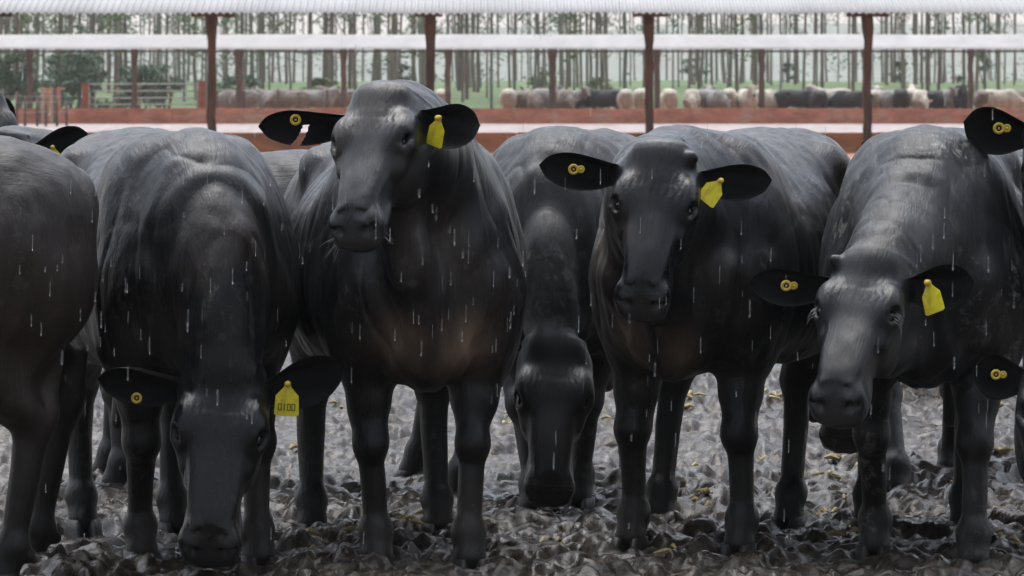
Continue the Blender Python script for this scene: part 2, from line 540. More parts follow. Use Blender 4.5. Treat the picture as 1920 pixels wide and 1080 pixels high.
def cow(front, hind, poll, muzzle, ears, mat, label, group=None, s=1.0, vhint=(0, -1, .3), feet=None, brown=(), h=.008,
        horn=None, tail=True, neck_up=.0, fat=1.0, tags=(), muz_near=True, lashes=False, whiskers=False, brow=1.0, seed=1,
        back=0.0, parts=True, neckfold=1.0, dew=1.0, neck_r=1.0, rump=0.0, earlen=.235, earw=.124, name='cow', neck_mid=None, hl=.565, jawdrop=0.0):
    """one animal. front, hind: world (x, y) of the midpoints between its fore and hind feet; poll, muzzle: world points"""
    front = np.array(front, float); hind = np.array(hind, float)
    ax = front - hind; ax = ax / np.linalg.norm(ax)
    yaw = math.atan2(ax[1], ax[0])
    O = (front + hind) / 2 - ax * (-.05 * s)
    O = (front * .5 + hind * .5)
    ca, sa = math.cos(yaw), math.sin(yaw)
    Rm = np.array([[ca, sa, 0], [-sa, ca, 0], [0, 0, 1]])       # world -> local
    loc = np.array([O[0], O[1], 0.0])
    tl = lambda p: Rm @ (np.array(p, float) - loc)
    td = lambda d: Rm @ np.array(d, float)
    half = np.linalg.norm(front - hind) / 2
    xf, xh = half, -half                                         # feet in local x
    B = Body()
    fx = lambda x: xh + (x + .58) / 1.10 * (xf - xh) if False else x * s
    S = lambda *v: tuple(s * i for i in v)
    off = xf - .50 * s                                           # shift so the fore feet stand under the shoulder
    X = lambda x: x * s + (off if x > 0 else -(-.60 * s - xh))
    bk = back
    # trunk
    st = [(-.88, .03, 1.10, .98, 0), (-.865, .12, 1.19, .88, 0), (-.82, .19, 1.255, .80, 0), (-.72, .245, 1.315, .74, -.05), (-.55, .285, 1.345, .70, -.08), (-.30, .315, 1.345, .63, -.10),
          (.0, .335, 1.325, .575, -.10), (.25, .325, 1.335, .575, -.14), (.45, .290, 1.365, .60, -.20), (.58, .245, 1.335, .63, -.20), (.68, .195, 1.26, .665, -.12), (.745, .12, 1.15, .74, 0), (.77, .03, 1.03, .88, 0)]
    rows = []
    for a, w, t, bo, eg in st:
        rows.append((X(a), w * s * fat, (t + bk + rump * max(0, -a)) * s, (bo + .0) * s, eg))
    B.loft((0, 0, 0), np.eye(3), rows, 2.25, .06)
    # muscle masses
    for sd in (-1, 1):
        B.ell((X(.40), sd * .155 * s * fat, .98 * s), (.20 * s, .135 * s, .33 * s), [unit((1, 0, .25)), (0, 1, 0), unit((-.25, 0, 1))], .10)      # shoulder blade
        B.ell((X(.50), sd * .17 * s, .80 * s), (.13 * s, .11 * s, .17 * s), None, .09)                                                             # upper arm
        B.ell((X(-.60), sd * .13 * s * fat, .98 * s), (.26 * s, .165 * s, .32 * s), [unit((1, 0, -.35)), (0, 1, 0), unit((.35, 0, 1))], .10)       # thigh
        B.ell((X(-.42), sd * .235 * s * fat, 1.23 * s), (.06 * s, .04 * s, .045 * s), None, .10)                                                    # hook bone
        B.ell((X(-.83), sd * .09 * s, 1.13 * s), (.05 * s, .045 * s, .06 * s), None, .08)                                                          # pin bone
        B.ell((X(.02), sd * .25 * s * fat, .86 * s), (.40 * s, .10 * s, .24 * s), None, .12)                                                       # rib cage
    for sd in (-1, 1):
        B.ell((X(.66), sd * .17 * s, .88 * s), (.06 * s, .065 * s, .09 * s), None, .05)     # point of shoulder
        B.cone((X(.34), sd * .13 * s, 1.22 * s), (X(.54), sd * .225 * s, .95 * s), .012 * s, .015 * s, .09)   # spine of the shoulder blade
    B.ell((X(.60), 0, .74 * s), (.16 * s, .125 * s, .17 * s), None, .10)                                                                           # brisket
    # legs
    ft = feet or {}
    hoofs = []
    def footpos(key, dx, dy):
        if key in ft:
            p = tl((ft[key][0], ft[key][1], 0)); return np.array([p[0], p[1], 0])
        return np.array([dx, dy, 0.0])
    for sd, key in ((1, 'FL'), (-1, 'FR')):
        fo = footpos(key, xf + .02 * s, sd * .165 * s)
        sh = np.array([X(.50), sd * .165 * s, .86 * s]); el = np.array([X(.44), sd * .175 * s, .68 * s])
        kn = el * .42 + np.array([fo[0], fo[1], 0]) * .58; kn[2] = .40 * s; kn[0] += .015 * s
        fe = np.array([fo[0] - .02 * s, fo[1], .125 * s])
        B.cone(sh, el, .125 * s, .105 * s, .07)
        B.cone(el, el * .45 + kn * .55, .10 * s, .066 * s, .05)
        B.cone(el * .45 + kn * .55, kn, .066 * s, .050 * s, .025)
        B.ell(kn + np.array([.008, 0, -.005]) * s, (.060 * s, .057 * s, .066 * s), None, .02)
        B.cone(kn, fe, .043 * s, .037 * s, .02)
        B.ell(fe, (.052 * s, .053 * s, .050 * s), None, .025)
        B.cone(fe, fo + np.array([.010, 0, .050]) * s, .046 * s, .050 * s, .02)
        for q in (-1, 1): B.ell(fe + np.array([-.05, q * .022, -.03]) * s, (.018 * s, .016 * s, .02 * s), None, .02)
        hoofs.append((fo, math.atan2(fo[1] * 0, 1)))
    for sd, key in ((1, 'HL'), (-1, 'HR')):
        fo = footpos(key, xh, sd * .155 * s)
        hip = np.array([X(-.55), sd * .15 * s, 1.0 * s]); stf = np.array([X(-.42), sd * .205 * s, .72 * s])
        hk = np.array([fo[0] - .09 * s, fo[1] * .9 + sd * .015 * s, .50 * s]); fe = np.array([fo[0] - .02 * s, fo[1], .125 * s])
        B.cone(hip, stf, .19 * s, .125 * s, .08)
        B.cone(hip + np.array([-.14 * s, 0, -.08 * s]), hk + np.array([.05, 0, .17]) * s, .14 * s, .075 * s, .08)
        B.cone(stf, hk, .11 * s, .062 * s, .06)
        B.ell(hk, (.062 * s, .050 * s, .075 * s), None, .03)
        B.cone(hk + np.array([-.045, 0, .03]) * s, hk + np.array([-.06, 0, .16]) * s, .024 * s, .028 * s, .05)
        B.cone(hk, fe, .048 * s, .038 * s, .025)
        B.ell(fe, (.052 * s, .053 * s, .050 * s), None, .025)
        B.cone(fe, fo + np.array([.010, 0, .050]) * s, .046 * s, .050 * s, .02)
        for q in (-1, 1): B.ell(fe + np.array([-.05, q * .022, -.03]) * s, (.018 * s, .016 * s, .02 * s), None, .02)
        hoofs.append((fo, 0))
    # tail
    if tail:
        tp = [(-.85, 0, 1.20), (-.93, 0, 1.14), (-.955, .01, .95), (-.95, .02, .70), (-.94, .02, .50), (-.94, .02, .34)]
        tr = [.035, .030, .022, .018, .024, .030]
        for i in range(5):
            B.cone((X(tp[i][0]), tp[i][1] * s, tp[i][2] * s), (X(tp[i + 1][0]), tp[i + 1][1] * s, tp[i + 1][2] * s), tr[i] * s, tr[i + 1] * s, .03)
    # head frame
    P = tl(poll); M_ = tl(muzzle)
    u = unit(M_ - P); v = td(vhint); v = unit(v - np.dot(v, u) * u); w = np.cross(v, u)
    A = np.array([u, w, v])
    hs = np.linalg.norm(M_ - P) / hl
    H = lambda a, b, c: P + hs * (u * a + w * b + v * c)
    # neck
    P0 = np.array([X(.36), 0, 1.03 * s]); P2 = H(.075, 0, -.125)
    if neck_mid is None:
        P1 = np.array([X(.36) + .36 * s, P2[1] * .25, (1.05 * s + max(P2[2], .75 * s)) / 2 + neck_up * s])
    else:
        P1 = np.array(neck_mid, float); P1 = np.array([X(.36) + P1[0] * s, P1[1] * s, P1[2] * s])
    nk = []
    for i in range(9):
        t = i / 8
        nk.append((1 - t) ** 2 * P0 + 2 * t * (1 - t) * P1 + t * t * P2)
    nr = np.interp(np.linspace(0, 1, 9), [0, .3, .65, 1], [.225, .20, .160, .118]) * s * neck_r
    for i in range(8):
        dN = nk[i + 1] - nk[i]; dN = unit(dN)
        lat0 = np.array([0, 1, 0.]); lat = lat0 * (1 - (i / 8) ** 2) + w * (i / 8) ** 2
        lat = unit(lat - np.dot(lat, dN) * dN)
        B.cone(nk[i], nk[i + 1], nr[i], nr[i + 1], .11, lat, .80)
    # throat and dewlap
    th = H(.17, 0, -.19); br = np.array([X(.66), 0, .74 * s])
    md = (th + br) / 2 + np.array([.03 * s, 0, -.02 * s])
    latd = unit(np.cross(unit(br - th), np.array([1.0, .0, .2])))
    if dew > 0:
        B.cone(th, md, .085 * s * dew, .085 * s * dew, .09, (0, 1, 0), .62)
        B.cone(md, br, .085 * s * dew, .10 * s, .10, (0, 1, 0), .62)
    # skull
    hst = [(-.055, .020, -.06, -.10, 0), (-.048, .080, -.024, -.150, 0), (-.02, .112, .000, -.185, .05), (.02, .130, .012, -.205, .08), (.07, .136, .020, -.225, .10), (.125, .136, .020, -.240, .16), (.18, .128, .015, -.248, .20),
           (.235, .110, .004, -.240, .20), (.29, .092, -.002, -.212, .16), (.345, .082, -.005, -.178, .10), (.40, .077, -.008, -.155, .02), (.45, .079, -.008, -.146, -.04), (.485, .086, -.012, -.142, -.06), (.515, .089, -.030, -.140, -.04), (.54, .083, -.054, -.137, .0), (.56, .064, -.080, -.130, 0), (.570, .022, -.10, -.118, 0)]
    B.loft(P, A, [(a * hs, b * hs, t * hs, bo * hs, eg) for a, b, t, bo, eg in hst], 2.5, .035)
    E = lambda a, b, c, ra, rb, rc, k, op='u', AA=None: B.ell(H(a, b, c), (ra * hs, rb * hs, rc * hs), A if AA is None else AA, k * hs, op)
    E(-.014, 0, .000, .044, .086, .030, .06)                     # poll bump
    for sd in (-1, 1):
        E(.205, sd * .075, -.165, .105, .040, .085, .05)         # cheek muscle
        E(.158, sd * .104, -.004, .060, .036, .034, .05)          # brow ridge
        E(.192, sd * .110, -.030, .044, .032, .032, .03)         # orbit
        E(.245, sd * .098, -.050, .060, .020, .026, .03)         # cheek bone under the eye
        ed = unit(w * sd * .62 + v * .78)
        B.ell(H(.197, sd * .124, -.002), (.030 * hs, .020 * hs, .023 * hs), np.array([u, ed, np.cross(u, ed)]), .012 * hs, 's')  # socket
        for (a0, b0, c0, a1, b1, c1, a2, b2, c2, rr) in ((.158, .122, -.004, .190, .106, .012, .228, .106, -.008, .0105), (.160, .128, -.016, .200, .137, -.024, .230, .116, -.018, .0070)):
            B.cone(H(a0, sd * b0, c0), H(a1, sd * b1, c1), rr * hs * .8, rr * hs, .010 * hs)
            B.cone(H(a1, sd * b1, c1), H(a2, sd * b2, c2), rr * hs, rr * hs * .8, .010 * hs)
        E(.505, sd * .058, -.046, .036, .030, .034, .03)         # wings of the nose
        E(.538, sd * .050, -.046, .020, .0165, .024, .010, 's', np.array([unit(u * .5 + v * .85), unit(np.cross(unit(u * .5 + v * .85), unit(u * .85 - v * .5)) ), unit(u * .85 - v * .5)]))   # nostril
        E(.520, sd * .072, -.042, .022, .009, .014, .010, 's')   # its slit
        E(.445, sd * .060, -.110, .055, .022, .024, .03)         # lips
        E(.33, sd * .040, -.008, .12, .030, .014, .05)           # edges of the nose bone
    E(.505, 0, -.128, .052, .052, .026, .025)                    # chin
    if jawdrop: E(.47, 0, -.15, .07, .045, .02, .03)
    for sd in (-1, 0, 1):                                        # mouth line
        B.cone(H(.575 if sd == 0 else .545, sd * .045, -.113), H(.545 if sd == 0 else .45, sd * (.05 if sd else 0) + (.0 if sd else .0) + sd * .028, -.113 if sd == 0 else -.124), .006 * hs, .0045 * hs, .008 * hs, op='s')
    if horn:
        for sd in (-1, 1):
            if (sd == 1 and 'L' in horn) or (sd == -1 and 'R' in horn):
                B.cone(H(.014, sd * .092, -.004), H(.006, sd * .106, .014), .025 * hs, .020 * hs, .015 * hs)
    # ears
    earinfo = []
    for key, e in ears.items():
        sd = 1 if key == 'L' else -1
        root = H(.045, sd * .100, -.075)
        if 'px' in e:
            rw = Rm.T @ root + loc
            tip = W(e['px'][0], e['px'][1], rw[1] + e.get('dd', 0)); tip = tl(tip)
        else:
            tip = H(*e['h'])
        dv = tip - root; Ln = np.linalg.norm(dv)
        if 'h' in e: Ln = e.get('len', earlen) * hs
        dd_ = unit(dv)
        nn = td(e.get('n', (0, -1, -.15))) if 'nh' not in e else A.T @ np.array(e['nh'])
        B.cone(H(.05, sd * .07, -.085), root + dd_ * .016 * hs - unit(nn - np.dot(nn, dd_) * dd_) * .030 * hs, .046 * hs, .022 * hs, .035)
        earinfo.append((key, root, dd_, nn, Ln, e))
    V, F = B.mesh(h)
    nb = len(V)
    # skin relief
    Nn = vnormals(V, F)
    hcv = ((V - P) @ A.T) / hs
    hx, hy, hz = hcv.T
    headm = (1 - sstep(.10, .22, np.abs(hy))) * sstep(-.12, -.02, hx) * (1 - sstep(.56, .7, hx)) * sstep(-.34, -.26, hz)
    q = V * 1.0
    disp = .008 * vnoise(q[:, 0] * 7 + seed, q[:, 1] * 7, q[:, 2] * 5, 3) + 0.005 * vnoise(q[:, 0] * 17, q[:, 1] * 17 + seed, q[:, 2] * 9, 5)
    disp += .0065 * vnoise(q[:, 0] * 10, q[:, 1] * 10 + seed, q[:, 2] * 2.6, 6) + .0025 * vnoise(q[:, 0] * 34, q[:, 1] * 34 + seed, q[:, 2] * 12, 7)
    disp *= (1 - .55 * headm) * sstep(.15, .5, q[:, 2])
    # loose hide hangs in narrow upright creases over neck, shoulder and brisket
    cz = 1 - np.abs(vnoise(q[:, 0] * 6.5 + seed, q[:, 1] * 6.5, q[:, 2] * 1.7 + .6 * q[:, 0], 14))
    disp -= .0055 * cz ** 9 * sstep(X(.05), X(.3), q[:, 0]) * (1 - headm) * sstep(.55 * s, .75 * s, q[:, 2])
    cz = 1 - np.abs(vnoise(q[:, 0] * 3.2 + seed, q[:, 1] * 3.2 + 5, q[:, 2] * 2.4, 18))
    disp -= .0028 * cz ** 12 * (1 - headm) * sstep(.6 * s, .8 * s, q[:, 2])
    # neck folds run round the neck
    dmin = np.full(len(V), 9.); tn = np.zeros(len(V)); acc = 0
    for i in range(8):
        ba = nk[i + 1] - nk[i]; ln = np.linalg.norm(ba)
        hh = np.clip(((V - nk[i]) @ ba) / ln ** 2, 0, 1); dd2 = np.linalg.norm(V - nk[i] - hh[:, None] * ba, axis=1) - nr[i]
        b_ = dd2 < dmin; dmin = np.where(b_, dd2, dmin); tn = np.where(b_, acc + hh * ln, tn); acc += ln
    nmask = (1 - sstep(.03, .09, dmin)) * sstep(.34, .52, tn / acc) * (1 - headm)
    fold = .55 - 1.6 * (1 - np.abs(np.sin(tn * math.pi / .050 + 1.3 * vnoise(q[:, 0] * 6, q[:, 1] * 6 + seed, q[:, 2] * 6, 8)))) ** 3
    disp += neckfold * .0042 * nmask * fold * (.5 + .5 * vnoise(q[:, 0] * 5 + 9, q[:, 1] * 5, q[:, 2] * 5, 12))
    # hanging folds at the brisket
    bm = np.exp(-(((V - np.array([X(.66), 0, .72 * s])) / np.array([.22, .22, .22])) ** 2).sum(1))
    disp += .007 * bm * np.sin(np.abs(q[:, 1]) * 60 + q[:, 2] * 12 + 2 * vnoise(q[:, 0] * 8, q[:, 1] * 8, q[:, 2] * 8, 4))
    # ribs
    rb = sstep(-.35, -.15, q[:, 0] / s) * (1 - sstep(.1, .3, q[:, 0] / s)) * sstep(.7, .85, q[:, 2] / s) * (1 - sstep(1.15, 1.28, q[:, 2] / s))
    disp += .0035 * rb * np.sin(q[:, 0] * 2 * math.pi / .085 - q[:, 2] * 6)
    # spine groove
    sp = np.exp(-(q[:, 1] / (.03 * s)) ** 2) * sstep(1.2 * s, 1.3 * s, q[:, 2]) * (q[:, 0] < X(.35))
    disp += -.005 * sp
    V = V + Nn * disp[:, None]
    at = {}
    mz = sstep(.505, .535, hx + .10 * (hz + .06)) * (1 - sstep(.12, .2, np.abs(hy))) * sstep(-.20, -.16, hz) * (hx < .7)
    mz = mz * sstep(-.125, -.105, hz)
    at['muz'] = mz
    bw = np.exp(-(((np.abs(hy) - .075) / .05) ** 2)) * np.exp(-((hx - .13) / .06) ** 2) * sstep(-.06, -.01, hz) * brow
    at['brow'] = np.clip(bw, 0, 1)
    br_ = np.zeros(len(V))
    for c, rad, amt in brown:
        br_ = np.maximum(br_, amt * np.exp(-(((V - np.array([X(c[0]), c[1] * s, c[2] * s])) / np.array(rad)) ** 2).sum(1)))
    at['brown'] = br_
    at['head'] = headm
    at['leg'] = 1 - sstep(.12, .42, q[:, 2] / s)
    at['inner'] = np.zeros(len(V))
    VV = [V]; FF = [F]; n0 = nb; tagspots = {}
    hcs = [hcv]
    for key, root, dv, nn, Ln, e in earinfo:
        ev, ef, ei = leaf_ear(root + dv * .012 * hs, dv, nn, Ln - .012 * hs, e.get('w', earw) * hs, e.get('droop', 0), e.get('notch', False))
        VV.append(ev); FF.append(ef + n0); n0 += len(ev); hcs.append(((ev - P) @ A.T) / hs)
        for k in at: at[k] = np.concatenate([at[k], ei if k == 'inner' else np.ones(len(ev)) if k == 'head' else np.zeros(len(ev))])
        tagspots[key] = (root, dv, unit(np.array(nn) - np.dot(nn, dv) * dv), Ln)
    Vall = np.concatenate(VV); Fall = np.concatenate(FF)
    me = mesh_from('body', Vall, Fall)
    for k, a in at.items():
        A_ = me.attributes.new(k, 'FLOAT', 'POINT'); A_.data.foreach_set('value', a.astype(f32))
    A_ = me.attributes.new('hc', 'FLOAT_VECTOR', 'POINT'); A_.data.foreach_set('vector', np.concatenate(hcs).astype(f32).ravel())
    if not parts:
        o = link(name, me, mat); o.location = loc; o.rotation_euler = (0, 0, yaw)
        tag(o, label, 'cow', group); return o
    root_o = empty(name, loc, yaw); tag(root_o, label, 'cow', group)
    link('body', me, mat, root_o)
    em = sphere_mesh('eye', 00.0230 * hs)
    for sd in (-1, 1):
        eo = link('eye', em, MAT['eye'], root_o); eo.location = H(.196, sd * .1085, -.0225)
    hm = hoof_mesh(s * 1.12)
    for fo, a in hoofs:
        ho = link('hoof', hm, MAT['hoof'], root_o); ho.location = (fo[0] + .022, fo[1], -.045)
        wp = Rm.T @ np.array([fo[0] + .02, fo[1], 0]) + loc; FEET.append((wp[0], wp[1]))
    for t in tags:
        rt, dv, nn, Ln = tagspots[t['ear']]
        down = td(t.get('down', (0, 0, -1)))
        up_ = np.cross(nn, dv)
        at_ = rt + dv * Ln * t.get('f', .5) + np.array([0, 0, 1.0]) * t.get('dz', 0) + nn * t.get('out', .010)
        if t['kind'] == 'panel':
            add_panel_tag(root_o, at_, down, td(t.get('face', (0, -1, 0))), t.get('size', 1.0), t.get('writing', False))
        else:
            add_ring_tag(root_o, at_, td(t.get('face', (0, -1, 0))), td(t.get('x', (1, 0, 0))), t.get('double', True), t.get('size', 1.0))
    if lashes:
        for sd in (-1, 1):
            mb = MB()
            for k in range(5):
                a = .168 + .036 * k / 4; c = -.024 - .010 * abs(k - 2) / 2
                mb.tube([H(a + .012, sd * .130, c + .022), H(a + .020, sd * .146, c + .018), H(a + .034, sd * .157, c + .004)], [.0008, .0007, .0004], 5)
            mb.build('eyelash', MAT['hair'], root_o)
    if whiskers:
        rr = random.Random(4); mbs = {-1: MB(), 1: MB()}
        for k in range(24):
            sd = rr.choice((-1, -1, -1, 1)); mb = mbs[sd]; a = rr.uniform(.47, .55); c = rr.uniform(-.13, -.07)
            p0 = H(a, sd * .066, c); p2 = H(a + rr.uniform(-.01, .05), sd * rr.uniform(.09, .12), c - rr.uniform(.0, .05))
            mb.tube([p0, (p0 + p2) / 2 + np.array([0, 0, .004]), p2], [.0005, .0004, .0003], 4)
        for mb in mbs.values(): mb.build('whiskers', MAT['hair'], root_o)
    return root_o

make_base_mats()
HIDE = hide_material('wet_black_hide', (.0042, .0046, .0062), (.30, .205, .145), .35, .36)
HIDE_B = hide_material('wet_brown_black_hide', (.0100, .0080, .0074), (.075, .047, .035), .2, .44)
HIDE_D = hide_material('mud_specked_black_hide', (.0056, .0060, .0074), (.08, .05, .035), 1.0, .44, .04)
HIDE_G = hide_material('grey_wet_hide', (.017, .017, .018), (.06, .045, .03), .5, .46, .05)

NEAR = 'black cattle standing in the muddy pen'
panel = lambda **k: dict(kind='panel', **k)
ringt = lambda **k: dict(kind='ring', **k)

def near_cattle():
    # rump at the left edge of the picture
    cow((-2.60, 11.36), (-1.545, 11.74), W(-560, 330, 11.0), W(-800, 500, 11.0), {}, HIDE_B,
        'brownish black cow cut off by the picture edge, its rounded rump and hind leg showing', NEAR, h=.009, tail=False, vhint=(-.4, 0, 1), muz_near=False,
        feet={'HL': (-1.50, 11.62), 'HR': (-1.48, 12.1)}, brown=[((-.5, .3, .75), (.5, .4, .4), .5)], seed=2)
    # side-on behind, ear over the rump
    p = W(-8, 268, 14.1)
    cow((-1.46, 14.55), (-.22, 14.55), p, solve_depth(p, -25, 560, .53), {'L': dict(px=(164, 250), dd=-.02, n=(0, -1, -.1)), 'R': dict(px=(-170, 290))}, HIDE_G,
        'black cow side-on behind the others, its yellow-tagged ear above the cropped brownish rump', NEAR, h=.010, s=.945, vhint=(0, -1, .25), seed=5,
        feet={'FL': (-1.44, 14.3), 'FR': (-1.52, 14.7), 'HL': (-.20, 14.0), 'HR': (-.37, 14.75)},
        tags=[panel(ear='L', f=.45, dz=-.0, down=(.1, -.1, -1), size=.9)])
    # grazing, head down to the mud in front
    p = W(421, 700, 11.72)
    cow((-.965, 12.1), (-1.265, 13.1), p, solve_depth(p, 388, 1043, .565), {'R': dict(px=(182, 712), dd=.06, n=(.1, -1, -.45)), 'L': dict(px=(641, 686), dd=-.02, n=(-.1, -1, -.35), w=.15)}, HIDE,
        'broad black cow grazing nose to the mud, numbered yellow tag in its drooping ear', NEAR, h=.0075, vhint=(0, -1, .1), seed=3, neck_mid=(.46, 0, 1.16), dew=.8, neck_r=.80, neckfold=.05,
        feet={'FR': (-1.15, 12.17), 'FL': (-.777, 12.03), 'HR': (-1.43, 13.06), 'HL': (-1.12, 12.98)},
        tags=[panel(ear='L', f=.36, dz=.012, down=(-.05, -.35, -1), face=(0, -1, .0), size=1.12, writing=True, out=.014), ringt(ear='R', f=.56, dz=-.03, double=False, out=.016)])
    # head high, turned aside
    p = W(716, 182, 11.6)
    cow((-.274, 12.05), (-.44, 13.1), p, solve_depth(p, 648, 428, .50), {'R': dict(px=(484, 238), dd=.06, n=(.25, -1, -.2), notch=True), 'L': dict(px=(899, 236), dd=-.13, n=(-.5, -1, .1), w=.15)}, HIDE,
        'black cow with raised head turned aside, pale whiskered nose and brown-patched brisket', NEAR, h=.0075, vhint=(-.42, -1, .55), seed=1, neck_mid=(.30, -.02, 1.32), fat=1.0,
        feet={'FR': (-.415, 12.03), 'FL': (-.13, 11.98), 'HR': (-.66, 12.95), 'HL': (-.245, 12.95)},
        brown=[((.70, .10, .70), (.22, .095, .09), 1.0), ((.70, -.09, .71), (.22, .065, .085), .7)], whiskers=True,
        tags=[panel(ear='L', f=.42, dz=.012, down=(-.48, -.1, -1), face=(-.75, -.8, 0), size=1.0, out=.012), ringt(ear='R', f=.62, dz=.02, x=(1, .3, .1), double=False)])
    # grazing behind, between the two raised heads
    p = W(1040, 652, 13.3)
    cow((.15, 13.7), (.30, 14.8), p, solve_depth(p, 1029, 935, .525), {'R': dict(h=(.0, -.17, -.22), len=.20, nh=(.3, -.8, .2)), 'L': dict(h=(.0, .17, -.22), len=.20, nh=(.3, .8, .2))}, HIDE_G,
        'grazing black cow with ears folded back and grey neck hanging between two raised heads', NEAR, h=.0085, s=.985, vhint=(0, -1, .12), seed=7, neck_mid=(.50, 0, 1.05), dew=.4, neck_r=.50, neckfold=.8,
        feet={'FR': (.073, 13.45), 'FL': (.235, 13.75)}, tags=[])
    # looking at the viewer
    p = W(1238, 291, 12.0)
    cow((.552, 12.45), (.92, 13.42), p, solve_depth(p, 1199, 573, .515), {'R': dict(px=(1011, 310), dd=.02, n=(.1, -1, -.1)), 'L': dict(px=(1447, 338), dd=-.02, n=(-.1, -1, -.15))}, HIDE,
        'black cow facing the viewer with level ears, twin rings in one, yellow tag in other', NEAR, h=.0075, vhint=(-.12, -1, .25), seed=4, neck_mid=(.36, -.06, 1.12), horn='L', brow=1.5,
        feet={'FR': (.383, 12.54), 'FL': (.719, 12.36), 'HL': (.93, 13.15), 'HR': (.50, 13.25)},
        brown=[((.72, -.12, .68), (.22, .07, .10), .7), ((.6, -.24, 1.0), (.2, .09, .16), .30), ((.70, .06, .66), (.2, .05, .09), .5)],
        tags=[panel(ear='L', f=.38, dz=.0, down=(-.80, -.1, -1), face=(.25, -1, .15), size=.98, out=.012), ringt(ear='R', f=.62, dz=.0, double=True)])
    # head low, turned aside, at the right
    p = W(1628, 494, 11.62)
    cow((1.275, 12.15), (1.44, 13.2), p, solve_depth(p, 1556, 758, .52), {'R': dict(px=(1404, 532), dd=.06, n=(.2, -1, -.15)), 'L': dict(px=(1826, 528), dd=-.06, n=(-.25, -1, -.1), w=.15)}, HIDE_D,
        'mud-specked black cow with low head turned aside, pale eyelashes and two yellow ear tags', NEAR, h=.0075, vhint=(-.36, -1, .42), seed=6, fat=.93, neck_mid=(.46, -.03, 1.04), neckfold=.5, neck_r=.84, horn='R', lashes=True,
        feet={'FR': (1.14, 12.33), 'FL': (1.405, 11.95), 'HR': (1.19, 13.1), 'HL': (1.50, 13.0)},
        tags=[panel(ear='L', f=.40, dz=.015, down=(.30, -.2, -1), face=(-.75, -.8, .1), size=1.08, out=.014), ringt(ear='R', f=.58, dz=.0, double=True)])
    # only ears in view at the right edge
    p = W(2012, 225, 12.1)
    cow((2.06, 12.5), (2.3, 13.6), p, solve_depth(p, 1990, 555, .565), {'R': dict(px=(1807, 228), dd=.0, n=(.1, -1, -.2), w=.145), 'L': dict(px=(2230, 240))}, HIDE,
        'black cow showing only one big ear with bright double ring above the specked back', NEAR, h=.011, vhint=(0, -1, .25), seed=8, neck_mid=(.36, 0, 1.3),
        tags=[ringt(ear='R', f=.52, dz=.005, double=True, size=1.1)])
    p = W(2012, 678, 11.15)
    cow((2.42, 11.18), (3.5, 11.3), p, solve_depth(p, 1992, 1000, .565), {'R': dict(px=(1826, 690), dd=.02, n=(.1, -1, -.2), w=.13), 'L': dict(px=(2230, 720))}, HIDE,
        'black cow showing only one low ear with dull ring before a foreleg', NEAR, h=.011, vhint=(0, -1, .2), seed=9, neck_mid=(.55, .1, .95),
        tags=[ringt(ear='R', f=.62, dz=.0, double=True, size=.9)])
    # muzzle under the low head
    p = W(1602, 560, 14.0)
    cow((1.50, 14.6), (1.95, 15.6), p, solve_depth(p, 1578, 842, .54), {'R': dict(h=(.02, -.30, -.10)), 'L': dict(h=(.02, .30, -.10))}, HIDE_G,
        'black cow mostly hidden behind the mud-specked one, its nose hanging below that low head', NEAR, h=.011, s=.90, vhint=(-.15, -1, .15), seed=10, neck_mid=(.52, 0, .95),
        feet={'FR': (1.39, 14.2), 'FL': (1.66, 14.9)})
    p = W(1672, 274, 18.6)
    cow((2.0, 19.3), (2.6, 20.3), p, solve_depth(p, 1662, 470, .52), {'R': dict(px=(1636, 262), dd=0), 'L': dict(px=(1722, 266), dd=0)}, HIDE,
        'black cow far behind, just its ear tips in the dip between two grey backs', NEAR, h=.014, s=.87, vhint=(0, -1, .25), seed=11)
    p = W(-30, 182, 19.0)
    cow((-3.1, 19.6), (-4.2, 19.9), p, solve_depth(p, 16, 365, .55), {'R': dict(h=(.02, -.3, -.1)), 'L': dict(px=(26, 200), dd=.02)}, HIDE_G,
        'grey-black cow behind the cropped rump, the side of its raised head at the picture edge', NEAR, h=.014, s=1.0, vhint=(.5, -1, .3), seed=12)

near_cattle()

